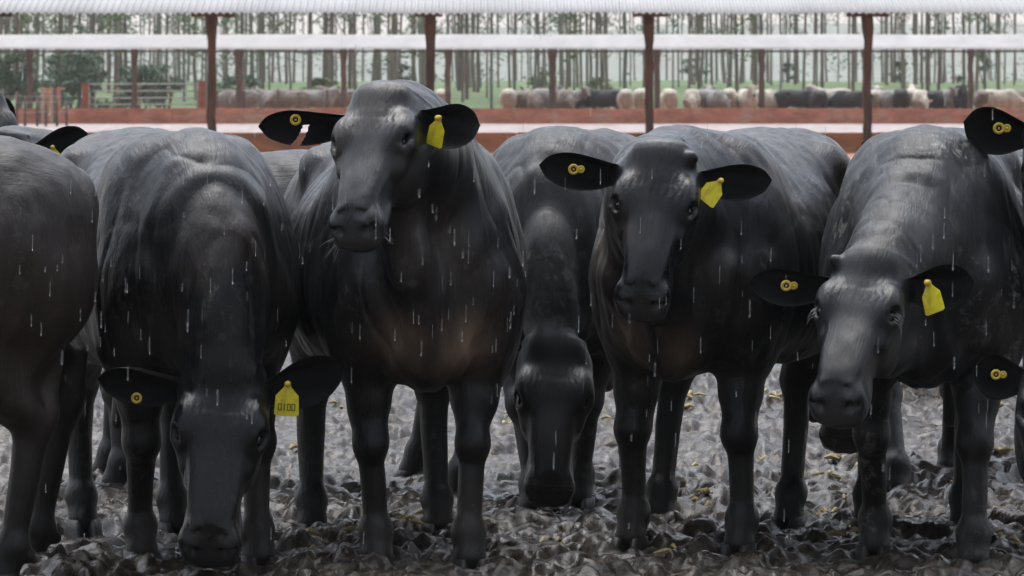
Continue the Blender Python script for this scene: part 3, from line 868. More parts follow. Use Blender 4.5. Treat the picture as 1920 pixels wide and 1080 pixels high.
# ------------------------------------------------------------------ ground
def clod_height(x, y):
    """trampled mud: clods of several sizes and hoof pits (metres)"""
    def cells(x, y, c, seed, lo, hi, sq=1.0):
        gx = x / c; gy = y / (c * sq)
        wx = .5 * vnoise(gx * .8, gy * .8, gx * 0, seed + 3) + .28 * vnoise(gx * 2.3, gy * 2.3, gx * 0, seed + 5)
        wy = .5 * vnoise(gx * .8 + 7, gy * .8, gx * 0, seed + 4) + .28 * vnoise(gx * 2.3 + 5, gy * 2.3, gx * 0, seed + 6)
        gx = gx + wx; gy = gy + wy
        ix = np.floor(gx); iy = np.floor(gy); best = np.zeros_like(x)
        for dx in (-1, 0, 1):
            for dy in (-1, 0, 1):
                a = ix + dx; b = iy + dy; z = a * 0
                jx = a + _hash(a.astype(np.int64), b.astype(np.int64), z.astype(np.int64), seed)
                jy = b + _hash(a.astype(np.int64), b.astype(np.int64), z.astype(np.int64), seed + 1)
                hh = lo + (hi - lo) * _hash(a.astype(np.int64), b.astype(np.int64), z.astype(np.int64), seed + 2)
                d2 = (gx - jx) ** 2 + (gy - jy) ** 2
                best = np.maximum(best, hh * np.sqrt(np.clip(1 - d2 / .42, 0, 1)))
        return best
    z0 = x * 0
    big = .022 * vnoise(x * 2.1, y * 2.1, z0, 21) + .018 * vnoise(x * 5.2, y * 5.2, z0, 22)
    den = sstep(-.5, .3, vnoise(x * 3, y * 3, z0, 30))
    h = big + .6 * cells(x, y, .125, 40, -.02, .040, .8) * (.45 + .55 * den)
    ax = x + .035 * vnoise(x * 9, y * 8, z0, 73); ay = y + .035 * vnoise(x * 9 + 4, y * 8, z0, 74)
    for fr, am, sd, sh in ((10, .018, 75, .30), (20, .026, 76, .24), (37, .013, 77, .28)):
        n_ = vnoise(ax * fr, ay * fr * .8, z0, sd) + .35 * vnoise(ax * fr * 2.1, ay * fr * 1.7, z0, sd + 10)
        h += am * 1.12 * sstep(-sh, sh, n_) * (.55 + .45 * den) + am * .25 * n_
    for fx_, fy_ in FEET:                                       # mud pushed up round each foot
        m = (np.abs(x - fx_) < .3) & (np.abs(y - fy_) < .3)
        if m.any():
            d = np.hypot(x[m] - fx_, y[m] - fy_)
            h[m] = h[m] * (1 - .5 * np.exp(-(d / .10) ** 2)) + .034 * np.exp(-((d - .105) / .045) ** 2) * (.6 + .4 * vnoise(x[m] * 25, y[m] * 25, x[m] * 0, 80))
    h += .003 * vnoise(x * 60, y * 60, z0, 70)
    return h

def ground():
    xs = np.arange(-2.75, 3.05, .0105); ys = [10.2]
    while ys[-1] < 24: ys.append(ys[-1] + .0125 * (ys[-1] / 11.5) ** 1.6)
    ys = np.array(ys)
    X, Y = np.meshgrid(xs, ys)
    Z = clod_height(X.ravel(), Y.ravel()).reshape(X.shape)
    edge = np.minimum.reduce([sstep(-2.75, -2.6, X), sstep(3.05, 2.9, X), sstep(10.2, 10.4, Y), sstep(24, 22.5, Y)])
    K = np.array([.25, .5, .25])
    Z = K[0] * np.roll(Z, 1, 1) + K[1] * Z + K[2] * np.roll(Z, -1, 1)
    Z = Z * edge - .02
    nx, ny = len(xs), len(ys)
    I = np.arange(nx * ny).reshape(ny, nx)
    F = np.stack([I[:-1, :-1].ravel(), I[:-1, 1:].ravel(), I[1:, 1:].ravel(), I[1:, :-1].ravel()], 1)
    me = mesh_from('mud', np.stack([X.ravel(), Y.ravel(), Z.ravel()], 1), F)
    m, nt, b = newmat('wet_trampled_mud')
    v = coords(nt)
    n1 = noise(nt, v, 3.0, 6, .6); n2 = noise(nt, v, 34, 6, .65)
    c = ramp(nt, n2, [(.32, (.014, .0108, .0078)), (.55, (.048, .038, .029)), (.75, (.150, .124, .097))]).outputs[0]
    c = mixc(nt, ramp(nt, n1, [(.40, 0), (.66, .55)]).outputs[0], c, (.020, .017, .014))
    n3 = noise(nt, v, 9, 4, .6)
    c = mixc(nt, ramp(nt, n3, [(.66, 0), (.75, .5)]).outputs[0], c, (.17, .13, .075))
    L(nt, c, b.inputs['Base Color'])
    L(nt, ramp(nt, noise(nt, v, 18, 5, .6), [(.35, .14), (.65, .48)]).outputs[0], b.inputs['Roughness'])
    bump(nt, b, noise(nt, v, 90, 4, .6), .35, .006)
    b.inputs['Specular IOR Level'].default_value = .36
    tag(link('mud', me, m), kind='structure')
    # the wide ground
    m2, nt, b = newmat('feedlot_earth')
    v = coords(nt)
    sep = N(nt, 'ShaderNodeSeparateXYZ'); L(nt, v, sep.inputs[0])
    yy = math_(nt, 'ADD', sep.outputs[1], math_(nt, 'MULTIPLY', noise(nt, v, .25, 4, .6), 14))
    f = ramp(nt, math_(nt, 'MULTIPLY', yy, .01), [(.36, 0), (.48, 1)]).outputs[0]
    n2 = noise(nt, v, 8, 6, .65)
    grey = ramp(nt, n2, [(.35, (.045, .04, .036)), (.65, (.13, .12, .105))]).outputs[0]
    red = ramp(nt, noise(nt, v, 3, 6, .65), [(.35, (.30, .125, .06)), (.65, (.46, .22, .12))]).outputs[0]
    L(nt, mixc(nt, f, grey, red), b.inputs['Base Color']); b.inputs['Roughness'].default_value = .7
    bump(nt, b, noise(nt, v, 14, 6, .65), .8, .05)
    V = [(-2600, -60, -.06), (2600, -60, -.06), (2600, 4200, -.06), (-2600, 4200, -.06)]
    tag(link('ground', mesh_from('ground', V, [(0, 1, 2, 3)], False), m2), kind='structure')
    # concrete feed lane between the sheds
    lm = simple('pale_wet_feed_lane', (.36, .29, .27), .45, .45, 1.6, 5, .6, .04, dirt=(.20, .10, .07), stretch=(1, .35, 1))
    V = [(-60, 88.9, -.03), (60, 88.9, -.03), (60, 146.5, -.03), (-60, 146.5, -.03)]
    tag(link('feed_lane', mesh_from('feed_lane', V, [(0, 1, 2, 3)], False), lm), kind='structure')
    # grass rising to the plantation
    gm = simple('pasture_grass', (.085, .15, .045), .8, .45, .35, 6, .6, .2, dirt=(.15, .16, .07))
    xs = np.linspace(-130, 130, 90); ys = np.linspace(154, 420, 60)
    X, Y = np.meshgrid(xs, ys)
    Z = 1.35 * sstep(158, 215, Y) + .35 * vnoise(X * .05, Y * .05, X * 0, 9) * sstep(165, 200, Y) + .06 * vnoise(X * .6, Y * .6, X * 0, 10) - .055 * (1 - sstep(154, 156, Y))
    I = np.arange(X.size).reshape(X.shape)
    F = np.stack([I[:-1, :-1].ravel(), I[:-1, 1:].ravel(), I[1:, 1:].ravel(), I[1:, :-1].ravel()], 1)
    tag(link('grass_field', mesh_from('grass_field', np.stack([X.ravel(), Y.ravel(), Z.ravel()], 1), F), gm), kind='structure')
    # wooded hill far off
    hm = simple('far_wooded_hill', (.05, .10, .075), .9, .5, .02, .2, .6, 2)
    xs = np.linspace(-900, 900, 200); ys = np.linspace(1900, 2700, 24)
    X, Y = np.meshgrid(xs, ys)
    Z = (sstep(1900, 2500, Y)) * (30 + 9 * vnoise(X * .004, Y * 0 + 3, X * 0, 15) + 6 * vnoise(X * .02, Y * .02, X * 0, 16)) - .5
    F = np.stack([(I2 := np.arange(X.size).reshape(X.shape))[:-1, :-1].ravel(), I2[:-1, 1:].ravel(), I2[1:, 1:].ravel(), I2[1:, :-1].ravel()], 1)
    tag(link('hills', mesh_from('hills', np.stack([X.ravel(), Y.ravel(), Z.ravel()], 1), F), hm), kind='structure')
    # bits of straw and maize husk trodden into the mud
    sm = simple('trodden_husk', (.42, .33, .16), .6, .4, 20, 60, .4, .004)
    mb = MB(); rr = random.Random(3)
    spots = [(655, 960), (1130, 785), (1575, 888), (1322, 955), (1895, 965), (1562, 968), (1470, 812), (1430, 868), (940, 800), (1700, 900), (660, 1030), (560, 860), (770, 1005), (1290, 770), (1860, 860), (1600, 1010), (1120, 765), (1140, 800), (1455, 760), (1500, 840), (1560, 905), (1880, 780), (1310, 880), (900, 870), (690, 820), (640, 760), (590, 1040), (1040, 1030), (1250, 1050), (1890, 1030)]
    for px, py in spots:
        D = FPX * 1.5 / (py - HOR); p = W(px, py, D)
        for k in range(rr.randint(3, 6)):
            x = p[0] + rr.gauss(0, .03); y = p[1] + rr.gauss(0, .05)
            z = float(clod_height(np.array([x]), np.array([y]))[0]) - .02
            a = rr.uniform(0, 6.28); ln = rr.uniform(.012, .045)
            mb.tube([(x - ln * math.cos(a), y - ln * math.sin(a), z + .006), (x, y, z + .014), (x + ln * math.cos(a), y + ln * math.sin(a), z + .006)], [.004, rr.uniform(.007, .014), .004], 6)
    tag(mb.build('straw_litter', sm), kind='stuff', label='pale husks and straw trodden into the grey mud', cat='straw')

ground()

# ------------------------------------------------------------------ sheds, troughs, gates
WOOD = None
def corrugated(name, x0, x1, y0, z0, y1, z1, pitch, amp, mat, parent, segs=8, th=.006):
    """wavy roof sheet rising from (y0,z0) to (y1,z1), ribs along the slope"""
    nx = int((x1 - x0) / pitch * segs); xs = np.linspace(x0, x1, nx + 1)
    ys = np.linspace(0, 1, 5)
    w = amp * np.sin(xs / pitch * 2 * math.pi)
    V = []
    for lay in (0, th):
        for t in ys:
            sag = .01 * np.sin(xs * .9 + t * 3)
            V.append(np.stack([xs, np.full_like(xs, y0 + (y1 - y0) * t), z0 + (z1 - z0) * t + w + sag - lay], 1))
    V = np.concatenate(V); m = nx + 1
    I = np.arange(m * 5).reshape(5, m)
    F = np.stack([I[:-1, :-1].ravel(), I[:-1, 1:].ravel(), I[1:, 1:].ravel(), I[1:, :-1].ravel()], 1)
    G = F[:, ::-1] + m * 5
    e = np.stack([I[0, 1:], I[0, :-1], I[0, :-1] + m * 5, I[0, 1:] + m * 5], 1)
    e2 = np.stack([I[-1, :-1], I[-1, 1:], I[-1, 1:] + m * 5, I[-1, :-1] + m * 5], 1)
    return link(name, mesh_from(name, V, np.concatenate([F, G, e, e2])), mat, parent)

def post(parent, x, y, z0, z1, r, mat, seed, cap=True, capw=.38, name='post', flare=True):
    rr = random.Random(seed)
    pts = []; rad = []
    for i in range(12):
        t = i / 11
        pts.append((x + rr.gauss(0, .010), y + rr.gauss(0, .01), z0 + (z1 - z0) * t))
        k = 1.0 + (.0 if not flare else (.55 * max(0, (t - .80) / .2) ** 1.0 if .80 < t < .97 else (.3 if t >= .97 else 0)))
        rad.append(r * k * rr.uniform(.93, 1.07))
    o = MB().tube(pts, rad, 12).build(name, mat, parent, True)
    if cap:
        MB().box((x + rr.uniform(-.05, .05), y, z1 + .03), (capw * 2, .16, .09)).build('corbel', mat, o)
    return o

def setting():
    wood = simple('weathered_red_brown_post', (.115, .062, .045), .75, .5, 5, 40, .7, .02, stretch=(1, 1, .25), dirt=(.05, .036, .030))
    wood2 = simple('grey_brown_far_post', (.15, .10, .08), .8, .4, 4, 30, .6, .02, stretch=(1, 1, .3))
    zinc = simple('galvanised_roof_sheet', (.39, .385, .38), .5, .16, .8, 6, .12, .01, dirt=(.40, .39, .38), stretch=(1, .3, 1))
    zinc2 = simple('fibre_cement_roof_sheet', (.37, .355, .345), .6, .16, 1.1, 6, .12, .01, dirt=(.38, .355, .34), stretch=(1, .3, 1))
    brick = simple('red_oxide_trough_wall', (.50, .185, .115), .8, .35, 1.6, 9, .5, .03, dirt=(.55, .34, .25), stretch=(1, 1, 2))
    orange = simple('orange_trough_wall', (.60, .24, .11), .8, .3, 1.4, 9, .5, .03, dirt=(.25, .12, .08), stretch=(.6, 1, 2))
    pipe = simple('grey_gate_pipe', (.40, .42, .43), .5, .2, 8, 30, .2, .005, dirt=(.28, .20, .16))
    plank = simple('pale_weathered_plank', (.46, .33, .22), .85, .3, 3, 30, .5, .01, stretch=(1, 1, .2), dirt=(.28, .13, .08))
    # near shed, 88 m
    Dn = 88.0
    r = empty('shed', (0, Dn, 0)); tag(r, 'long open shed with a white corrugated roof on red-brown posts with wide tops', 'shed')
    ze = CAMZ + (HOR - 26) / FPX * Dn
    corrugated('roof', -17, 17.6, -1.0, ze, 5.2, ze + 1.55, .155, .028, zinc, r)
    for k, px in enumerate((-423, -13, 397, 807, 1217, 1627, 2037, 2447)):
        x = (px - 960) / FPX * Dn
        post(r, x, .0, -.1, ze - .05, .098, wood, 30 + k, capw=.30 + .09 * (k % 3))
    for k in range(4):
        MB().box((.3, -.2 + 1.6 * k, ze + .10 + .40 * k), (34, .08, .10)).build('purlin', wood, r)
    # its trough, and the far one
    t = empty('feed_trough', (0, Dn + .6, 0)); tag(t, 'low orange trough wall running along the near edge of the pale feed lane', 'feed trough')
    mb = MB(); x = -18.0; rr = random.Random(5)
    while x < 18:
        ln = rr.uniform(1.9, 2.1); mb.box((x + ln / 2, -.3, .16 + rr.uniform(-.006, .006)), (ln - .012, .10, .44)); x += ln
    mb.build('front_wall', orange, t)
    MB().box((0, .27, .05), (36, .10, .40)).build('back_wall', orange, t)
    MB().box((0, 0, .02), (36, .44, .06)).build('trough_floor', orange, t)
    Df = 147.0
    t = empty('feed_trough', (0, Df, 0)); tag(t, 'far red trough wall with pale and black cattle lined up behind it', 'feed trough')
    mb = MB(); x = -26.0
    while x < 26:
        ln = rr.uniform(2.4, 3.2); mb.box((x + ln / 2, 0, .24 + rr.uniform(-.012, .012)), (ln - .02, .14 + rr.uniform(-.01, .01), .60)); x += ln
    mb.build('front_wall', brick, t)
    MB().box((0, .62, .18), (52, .12, .62)).build('back_wall', brick, t)
    # far shed with a lower roof
    r = empty('shed', (0, Df, 0)); tag(r, 'far narrow shed with a pale ribbed roof strip on thin brown posts above the cattle', 'shed')
    ze = CAMZ + (HOR - 92) / FPX * Df; 
    corrugated('roof', -26, 26, .0, ze, 2.1, CAMZ + (HOR - 64.5) / FPX * (Df + 2.1), .095, .016, zinc2, r, 6)
    MB().box((0, .12, ze - .085), (52, .07, .07)).build('eave_beam', wood, r)
    for k in range(13):
        x = (50 + 197.3 * (k - 1) - 960) / FPX * Df
        post(r, x, 1.0, -.1, ze + .12, .115 * (1 + .25 * ((k * 7) % 3 == 0)), wood2, 80 + k, cap=False)
    # pipe gate
    Dg = 152.0; sc = FPX / Dg
    X = lambda px, D=Dg: (px - 960) / FPX * D
    Z = lambda py, D=Dg: CAMZ - (py - HOR) / FPX * D
    g = empty('gate', (X(268), Dg, 0)); tag(g, 'grey five-bar pipe gate between two thick red posts', 'gate')
    for py in (158, 171, 184, 196, 206):
        MB().tube([(X(165) - X(268), 0, Z(py)), (X(371) - X(268), 0, Z(py) + .01)], [.028, .028], 8).build('rail', pipe, g, True)
    for px in (166, 219, 262, 318, 370):
        MB().tube([(X(px) - X(268), .03, Z(212)), (X(px) - X(268), .03, Z(156))], [.03, .03], 8).build('upright', pipe if px in (166, 370) else wood2, g, True)
    for px, w_, top, lab in ((160, .24, 158, 'thick red post at the hinge end of the grey pipe gate'), (379, .26, 155, 'thick red post at the latch end of the gate beside a tall brown post')):
        o = MB().box((0, 0, (Z(top) + .0) / 2 - .05), (w_, .24, Z(top) + .1)).box((0, 0, Z(top) + .03), (w_ + .05, .29, .06)).build('gate_post', simple('red_painted_post', (.30, .10, .065), .8, .35, 4, 20, .4, .02), None)
        o.location = (X(px), Dg, 0); tag(o, lab, 'post')
    # plank hoarding left of the gate
    f = empty('plank_screen', (X(138), 145, 0)); tag(f, 'weathered plank screen of pale and red boards beside the gate', 'fence')
    for k, px in enumerate((113, 121, 129, 136, 143, 150)):
        Dp = 145.0; top = (172, 163, 164, 166, 163, 162)[k]
        MB().box(((px - 138) / FPX * Dp, random.uniform(-.03, .03), (Z(top, Dp)) / 2), (.115, .035, Z(top, Dp) - .02)).build('board', (wood2, plank, brick, plank, wood2, brick)[k], f)
    MB().box((0, .06, Z(166, 145.0)), (.95, .05, .09)).build('top_board', plank, f)
    # fence stakes
    f = empty('stake_fence', (X(85, 138.0), 138, 0)); tag(f, 'wire fence on thin dark red stakes before the green bush', 'fence')
    for k, (px, top) in enumerate(((32, 172), (47, 180), (70, 183), (86, 186), (107, 176), (125, 190))):
        MB().tube([((px - 85) / FPX * 138, 0, -.1), ((px - 85) / FPX * 138 + random.uniform(-.02, .02), 0, Z(top, 138))], [.05, .043], 8).build('stake', wood, f, True)
    for z in (.45, .8, 1.0):
        MB().tube([(-2.4, -.05, z), (1.0, -.05, z + .02)], [.006, .006], 5).build('wire', pipe, f)
    # pen rails around the grey cattle at left
    f = empty('pen_fence', (X(500, 149), 149.6, 0)); tag(f, 'thin rail and red stakes before the grey cattle beside the tall brown post', 'fence')
    for px in (405, 455, 520, 612, 645):
        MB().tube([((px - 500) / FPX * 149, 0, -.1), ((px - 500) / FPX * 149, 0, Z(166 if px != 455 else 150, 149))], [.07, .06], 8).build('stake', wood2, f, True)
    MB().tube([(-2.0, -.08, Z(169, 149)), (3.2, -.08, Z(168, 149))], [.02, .02], 6).build('rail', pipe, f, True)

setting()

# ------------------------------------------------------------------ far cattle
def far_cattle():
    cols = {'cream': (.54, .49, .41), 'grey': (.27, .255, .24), 'black': (.016, .016, .018), 'brown': (.22, .18, .145), 'white': (.62, .57, .48)}
    mats = {}
    for k, c in cols.items():
        m, nt, b = newmat(k + '_hide')
        v = coords(nt)
        c1 = ramp(nt, noise(nt, v, 3.2, 4, .6), [(.3, tuple(x * .7 for x in c)), (.7, tuple(min(1, x * 1.15) for x in c))]).outputs[0]
        mz = N(nt, 'ShaderNodeAttribute', attribute_name='muz').outputs['Fac']; inn = N(nt, 'ShaderNodeAttribute', attribute_name='leg').outputs['Fac']
        c2 = mixc(nt, mz, c1, (.03, .028, .026)); c3 = mixc(nt, math_(nt, 'MULTIPLY', inn, .5), c2, (.10, .07, .05))
        L(nt, c3, b.inputs['Base Color']); b.inputs['Roughness'].default_value = .7
        bump(nt, b, noise(nt, v, 14, 5, .6), .4, .02)
        mats[k] = m
    protos = {}
    def proto(pose):
        if pose in protos: return protos[pose]
        up = {'up': (.95, 0, 1.50), 'low': (1.05, .05, .95), 'turn': (.88, .22, 1.42)}[pose]
        mz = {'up': (1.28, 0, 1.10), 'low': (1.30, .1, .48), 'turn': (1.0, .62, 1.12)}[pose]
        o = cow((.55, 0), (-.55, 0), up, mz, {'R': dict(h=(.03, -.31, -.10)), 'L': dict(h=(.03, .31, -.10))}, None, None, h=.030, parts=False,
                vhint=(.7, 0, .7), s=1.0, name='cow', seed=3)
        me = o.data; bpy.data.objects.remove(o); protos[pose] = me; return me
    meshes = {}
    def get(pose, colr):
        if (pose, colr) not in meshes:
            me = proto(pose).copy(); me.materials.clear(); me.materials.append(mats[colr]); meshes[(pose, colr)] = me
        return meshes[(pose, colr)]
    # px of the middle, depth, facing in degrees (0 faces right, 90 away, -90 the viewer), pose, colour, size, label
    rows = [
        (448, 150.6, 178, 'low', 'grey', .96, 'grey cow standing side-on behind thin stakes just past the tall brown post by the gate'),
        (512, 151.6, 150, 'turn', 'grey', .95, 'grey cow with head turned back, among the grey cattle behind thin stakes'),
        (542, 151.0, 200, 'low', 'brown', .95, 'brownish cow with lowered head in the middle of the grey group behind the stakes'),
        (590, 151.8, -20, 'turn', 'grey', .97, 'grey cow nearest the raised black head, behind the thin stakes'),
        (640, 152.4, 180, 'up', 'brown', .96, 'brown-grey cow half hidden behind the raised black head at the far trough'),
        (827, 150.4, 92, 'low', 'cream', .98, 'cream cow seen from behind above the tagged ear of the tall cow'),
        (953, 150.2, 88, 'low', 'cream', .99, 'cream cow seen from behind alone beside green grass at the far trough'),
        (982, 150.8, 70, 'turn', 'brown', .93, 'brownish cow side by side with a lone cream rump at the far trough'),
        (1003, 149.6, -88, 'low', 'brown', .86, 'brown cow with a pale muzzle bent over the far trough'),
        (1022, 151.2, 60, 'up', 'grey', 1.0, 'grey cow right beside the cow with a pale muzzle'),
        (1060, 150.4, -80, 'low', 'brown', .96, 'brown-cream cow facing the far trough beside a thin brown post'),
        (1078, 151.0, -60, 'up', 'grey', .94, 'dark grey cow looking out behind the brown-cream cow at the far trough'),
        (1136, 150.4, 176, 'low', 'black', .97, 'black cow side-on alone against green grass at the far trough'),
        (1173, 150.0, 90, 'low', 'cream', .98, 'cream rump touching the black side-on cow at the far trough'),
        (1204, 151.4, 80, 'low', 'cream', 1.0, 'cream cow half hidden behind a tall brown post at the far trough'),
        (1254, 150.2, 92, 'low', 'white', .99, 'whitish cow from behind just past the tall post at the far trough'),
        (1297, 150.4, -95, 'low', 'cream', .98, 'first cream cow of the crowded row behind the black back with wrinkles'),
        (1319, 151.4, 70, 'up', 'grey', .97, 'grey cow squeezed between two cream ones in the crowded row'),
        (1343, 150.5, -70, 'low', 'grey', .95, 'darker grey cow with lowered head in the crowded cream row'),
        (1367, 150.8, 85, 'low', 'cream', 1.0, 'cream rump next to the darker grey cow in the crowded row'),
        (1401, 150.3, -80, 'up', 'white', .98, 'whitish cow facing the viewer with spread ears in the crowded row'),
        (1432, 151.0, 60, 'low', 'cream', .96, 'cream cow behind a thin grey post at the far trough'),
        (1455, 152.0, 100, 'low', 'grey', .93, 'small grey cow between the thin grey post and the big black side-on cow'),
        (1492, 150.4, 4, 'low', 'black', .97, 'big black cow side-on with a sloping back at the far trough'),
        (1532, 150.1, 100, 'low', 'black', .95, 'black cow with its rump beside a red stake at the far trough'),
        (1560, 150.9, 176, 'up', 'cream', 1.0, 'cream cow side-on with a raised hump between two black cows'),
        (1598, 150.2, 165, 'low', 'black', .94, 'black cow low beside the tall T-topped post'),
        (1641, 151.2, 80, 'up', 'cream', .96, 'cream cow just past the tall T-topped post'),
        (1661, 150.7, 120, 'up', 'grey', .94, 'grey cow between the T-topped post and a black rump'),
        (1688, 150.2, 88, 'low', 'black', .99, 'black rump framed by pale cattle at the far trough'),
        (1710, 151.6, 85, 'up', 'cream', 1.0, 'cream cow behind the black rump at the far trough'),
        (1727, 150.4, -88, 'low', 'white', .95, 'whitish cow facing the trough between black ones'),
        (1755, 150.3, 70, 'low', 'black', .94, 'black cow leaning to a greyer neighbour at the far trough'),
        (1776, 150.6, -75, 'up', 'grey', .95, 'grey cow with upright head right of a black one'),
        (1801, 150.2, -90, 'up', 'black', 1.0, 'narrow black cow facing the viewer with a pale nose beside a thin post'),
        (1842, 151.0, 90, 'low', 'brown', .96, 'brown-cream rump just past the last thin post'),
        (1872, 150.6, 4, 'low', 'cream', .97, 'cream-grey cow side-on above the big ear with a double ring'),
        (1915, 151.2, 176, 'low', 'brown', .97, 'brown-cream cow side-on at the picture edge over the big ringed ear')]
    for px, D, a, pose, colr, sc, lab in rows:
        o = bpy.data.objects.new('cow', get(pose, colr)); COL.objects.link(o)
        o.location = ((px - 960) / FPX * D, D, .0); o.rotation_euler = (0, 0, R(a)); o.scale = (sc * .95, sc * .95, sc * .95)
        tag(o, lab, 'cow', 'cattle lined up at the far trough')

far_cattle()

# ------------------------------------------------------------------ trees
def leaf_blob(rr, c, rad, n, size, V, F, up=.3):
    """n small leaf faces in a lumpy volume"""
    for _ in range(n):
        while True:
            p = np.array([rr.uniform(-1, 1), rr.uniform(-1, 1), rr.uniform(-1, 1)])
            if p @ p < 1: break
        p = p * np.abs(p) ** .0
        q = np.array(c) + p * np.array(rad)
        a = unit(np.array([rr.gauss(0, 1), rr.gauss(0, 1), rr.gauss(0, .6)])); b = unit(np.cross(a, np.array([rr.gauss(0, 1), rr.gauss(0, 1), rr.gauss(0, 1)])))
        l = size * rr.uniform(.6, 1.4); w_ = l * rr.uniform(.25, .45)
        k = len(V)
        V += [q - a * l, q + b * w_, q + a * l, q - b * w_]; F.append((k, k + 1, k + 2, k + 3))

def ground_z(x, y):
    return float(1.35 * sstep(158, 215, y) + .35 * vnoise(np.array([x * .05]), np.array([y * .05]), np.array([0.]), 9)[0] * sstep(165, 200, y)) if y > 154 else 0.0

def trees():
    bark = [simple('grey_eucalyptus_bark', (.25, .21, .185), .85, .45, 2.5, 14, .5, .02, stretch=(1, 1, .12), dirt=(.075, .062, .055)),
            simple('brown_eucalyptus_bark', (.20, .15, .125), .85, .45, 2.5, 14, .5, .02, stretch=(1, 1, .12), dirt=(.20, .18, .16)),
            simple('greenish_eucalyptus_bark', (.20, .205, .175), .85, .4, 2.5, 14, .5, .02, stretch=(1, 1, .12), dirt=(.07, .065, .06))]
    leaf = [simple('blue_green_leaf', (.10, .165, .10), .6, .5, 1.2, 10, .1, .01), simple('deep_green_leaf', (.07, .13, .07), .6, .5, 1.2, 10, .1, .01), simple('yellow_green_leaf', (.11, .17, .05), .6, .4, 1.2, 10, .1, .01)]
    rr = random.Random(21)
    # trunk prototypes, crowns shared
    protoT = []; protoC = []
    for k in range(9):
        ph = rr.uniform(0, 6); am = rr.uniform(.02, .10); pts = []; rad = []
        for i in range(15):
            z = -1.0 + 18 * i / 14
            pts.append((am * math.sin(z * .22 + ph) + rr.gauss(0, .02), am * .6 * math.cos(z * .25 + ph), z)); rad.append(1.0 * (1.08 - .045 * max(z, 0)) * (1.3 if i == 0 else 1) * .068)
        mb = MB().tube(pts, rad, 9)
        for q in range(rr.randint(1, 4)):                        # dead limbs
            z = rr.uniform(2.2, 6.5); a = rr.uniform(0, 6.28); ln = rr.uniform(.4, 1.3)
            b = Vector(pts[min(14, int((z + 1) / 18 * 14))]); b = Vector((b.x, b.y, z))
            mb.tube([b, b + Vector((math.cos(a) * ln * .6, math.sin(a) * ln * .6, ln * .5)), b + Vector((math.cos(a) * ln, math.sin(a) * ln, ln * 1.2))], [.035, .024, .01], 6)
        me = [mesh_from('trunk', np.array(mb.V), mb.F, True) for _ in bark]
        for m_, b_ in zip(me, bark): m_.materials.append(b_)
        protoT.append(me)
    for k in range(7):
        V = []; F = []
        for q in range(16):
            z = rr.uniform(9, 18); s_ = (1 - abs(z - 13.5) / 8) * 1.9
            a = rr.uniform(0, 6.28); d = rr.uniform(.1, 1) * s_
            leaf_blob(rr, (math.cos(a) * d, math.sin(a) * d, z), (.8, .8, .6), 26, .17, V, F)
        if k >= 4:                                               # some carry epicormic sprays low on the trunk
            for q in range(3 + 2 * (k - 4)):
                z = rr.uniform(2.4, 6.2); a = rr.uniform(0, 6.28); d = rr.uniform(.2, .9)
                leaf_blob(rr, (math.cos(a) * d, math.sin(a) * d, z), (.5, .5, .35), 34, .12, V, F)
        me = mesh_from('crown', np.array(V), F, False); me.materials.append(leaf[k % 2 if k != 5 else 2]); protoC.append(me)
    lab = {0: 'slim grey eucalyptus with a bare trunk, one of the plantation rows behind the sheds', 1: 'slim brown eucalyptus with a bare trunk, one of the plantation rows behind the sheds', 2: 'slim greenish eucalyptus with a bare trunk, one of the plantation rows behind the sheds',
           3: 'grey eucalyptus with leafy sprays low on its trunk in the plantation behind the sheds', 4: 'brown eucalyptus with leafy sprays low on its trunk in the plantation behind the sheds', 5: 'greenish eucalyptus with leafy sprays low on its trunk in the plantation behind the sheds'}
    def tree(px, D, fat, kb, kc, lean):
        x = (px - 960) / FPX * D
        r = empty('tree', (x, D, ground_z(x, D)), rr.uniform(0, 6.28)); r.rotation_euler[0] = lean
        r.scale = (fat, fat, 1)
        tag(r, lab[kb + (3 if kc >= 4 else 0)], 'tree', 'eucalyptus plantation behind the sheds')
        o = bpy.data.objects.new('trunk', rr.choice(protoT)[kb]); COL.objects.link(o); o.parent = r
        o = bpy.data.objects.new('crown', protoC[kc]); COL.objects.link(o); o.parent = r; o.scale = (1 / fat, 1 / fat, 1)
    # thick and close at the left, thinner with gaps at the right
    px = -60.0
    while px < 1990:
        left = max(0, 1 - px / 900)
        D = rr.choice((168, 178, 190, 205, 222, 240, 262, 285, 310)) + rr.uniform(-4, 4)
        fat = rr.choice((.75, .9, 1.0, 1.15, 1.35)) * (1 + .35 * left * rr.random())
        kb = rr.choice((0, 0, 1, 1, 1, 2))
        kc = rr.randint(4, 6) if rr.random() < (.14 + .5 * left) else rr.randint(0, 3)
        tree(px, D, fat, kb, kc, rr.gauss(0, .012))
        px += rr.expovariate(1 / (5.6 + 2.2 * min(1, px / 1500))) * .8 + 1.5
    # leafy understorey
    def shrub(px, py0, py1, wpx, D, n, size, k, label, nb=14, trunk=.05):
        x = (px - 960) / FPX * D; z1 = CAMZ - (py0 - HOR) / FPX * D; z0 = CAMZ - (py1 - HOR) / FPX * D; gz = ground_z(x, D)
        r = empty('shrub', (x, D, gz)); tag(r, label, 'shrub')
        V = []; F = []; hw = wpx / FPX * D / 2
        for q in range(nb):
            t = rr.random(); zz = z0 + (z1 - z0) * t; ww = hw * (1 - .55 * t ** 1.5)
            c = (rr.uniform(-1, 1) * ww * .75, rr.uniform(-1, 1) * ww * .5, zz - gz)
            leaf_blob(rr, c, (hw * .34, hw * .34, (z1 - z0) * .13), n, size, V, F)
        me = mesh_from('foliage', np.array(V), F, False); me.materials.append(leaf[k]); link('foliage', me, None, r)
        mb = MB()
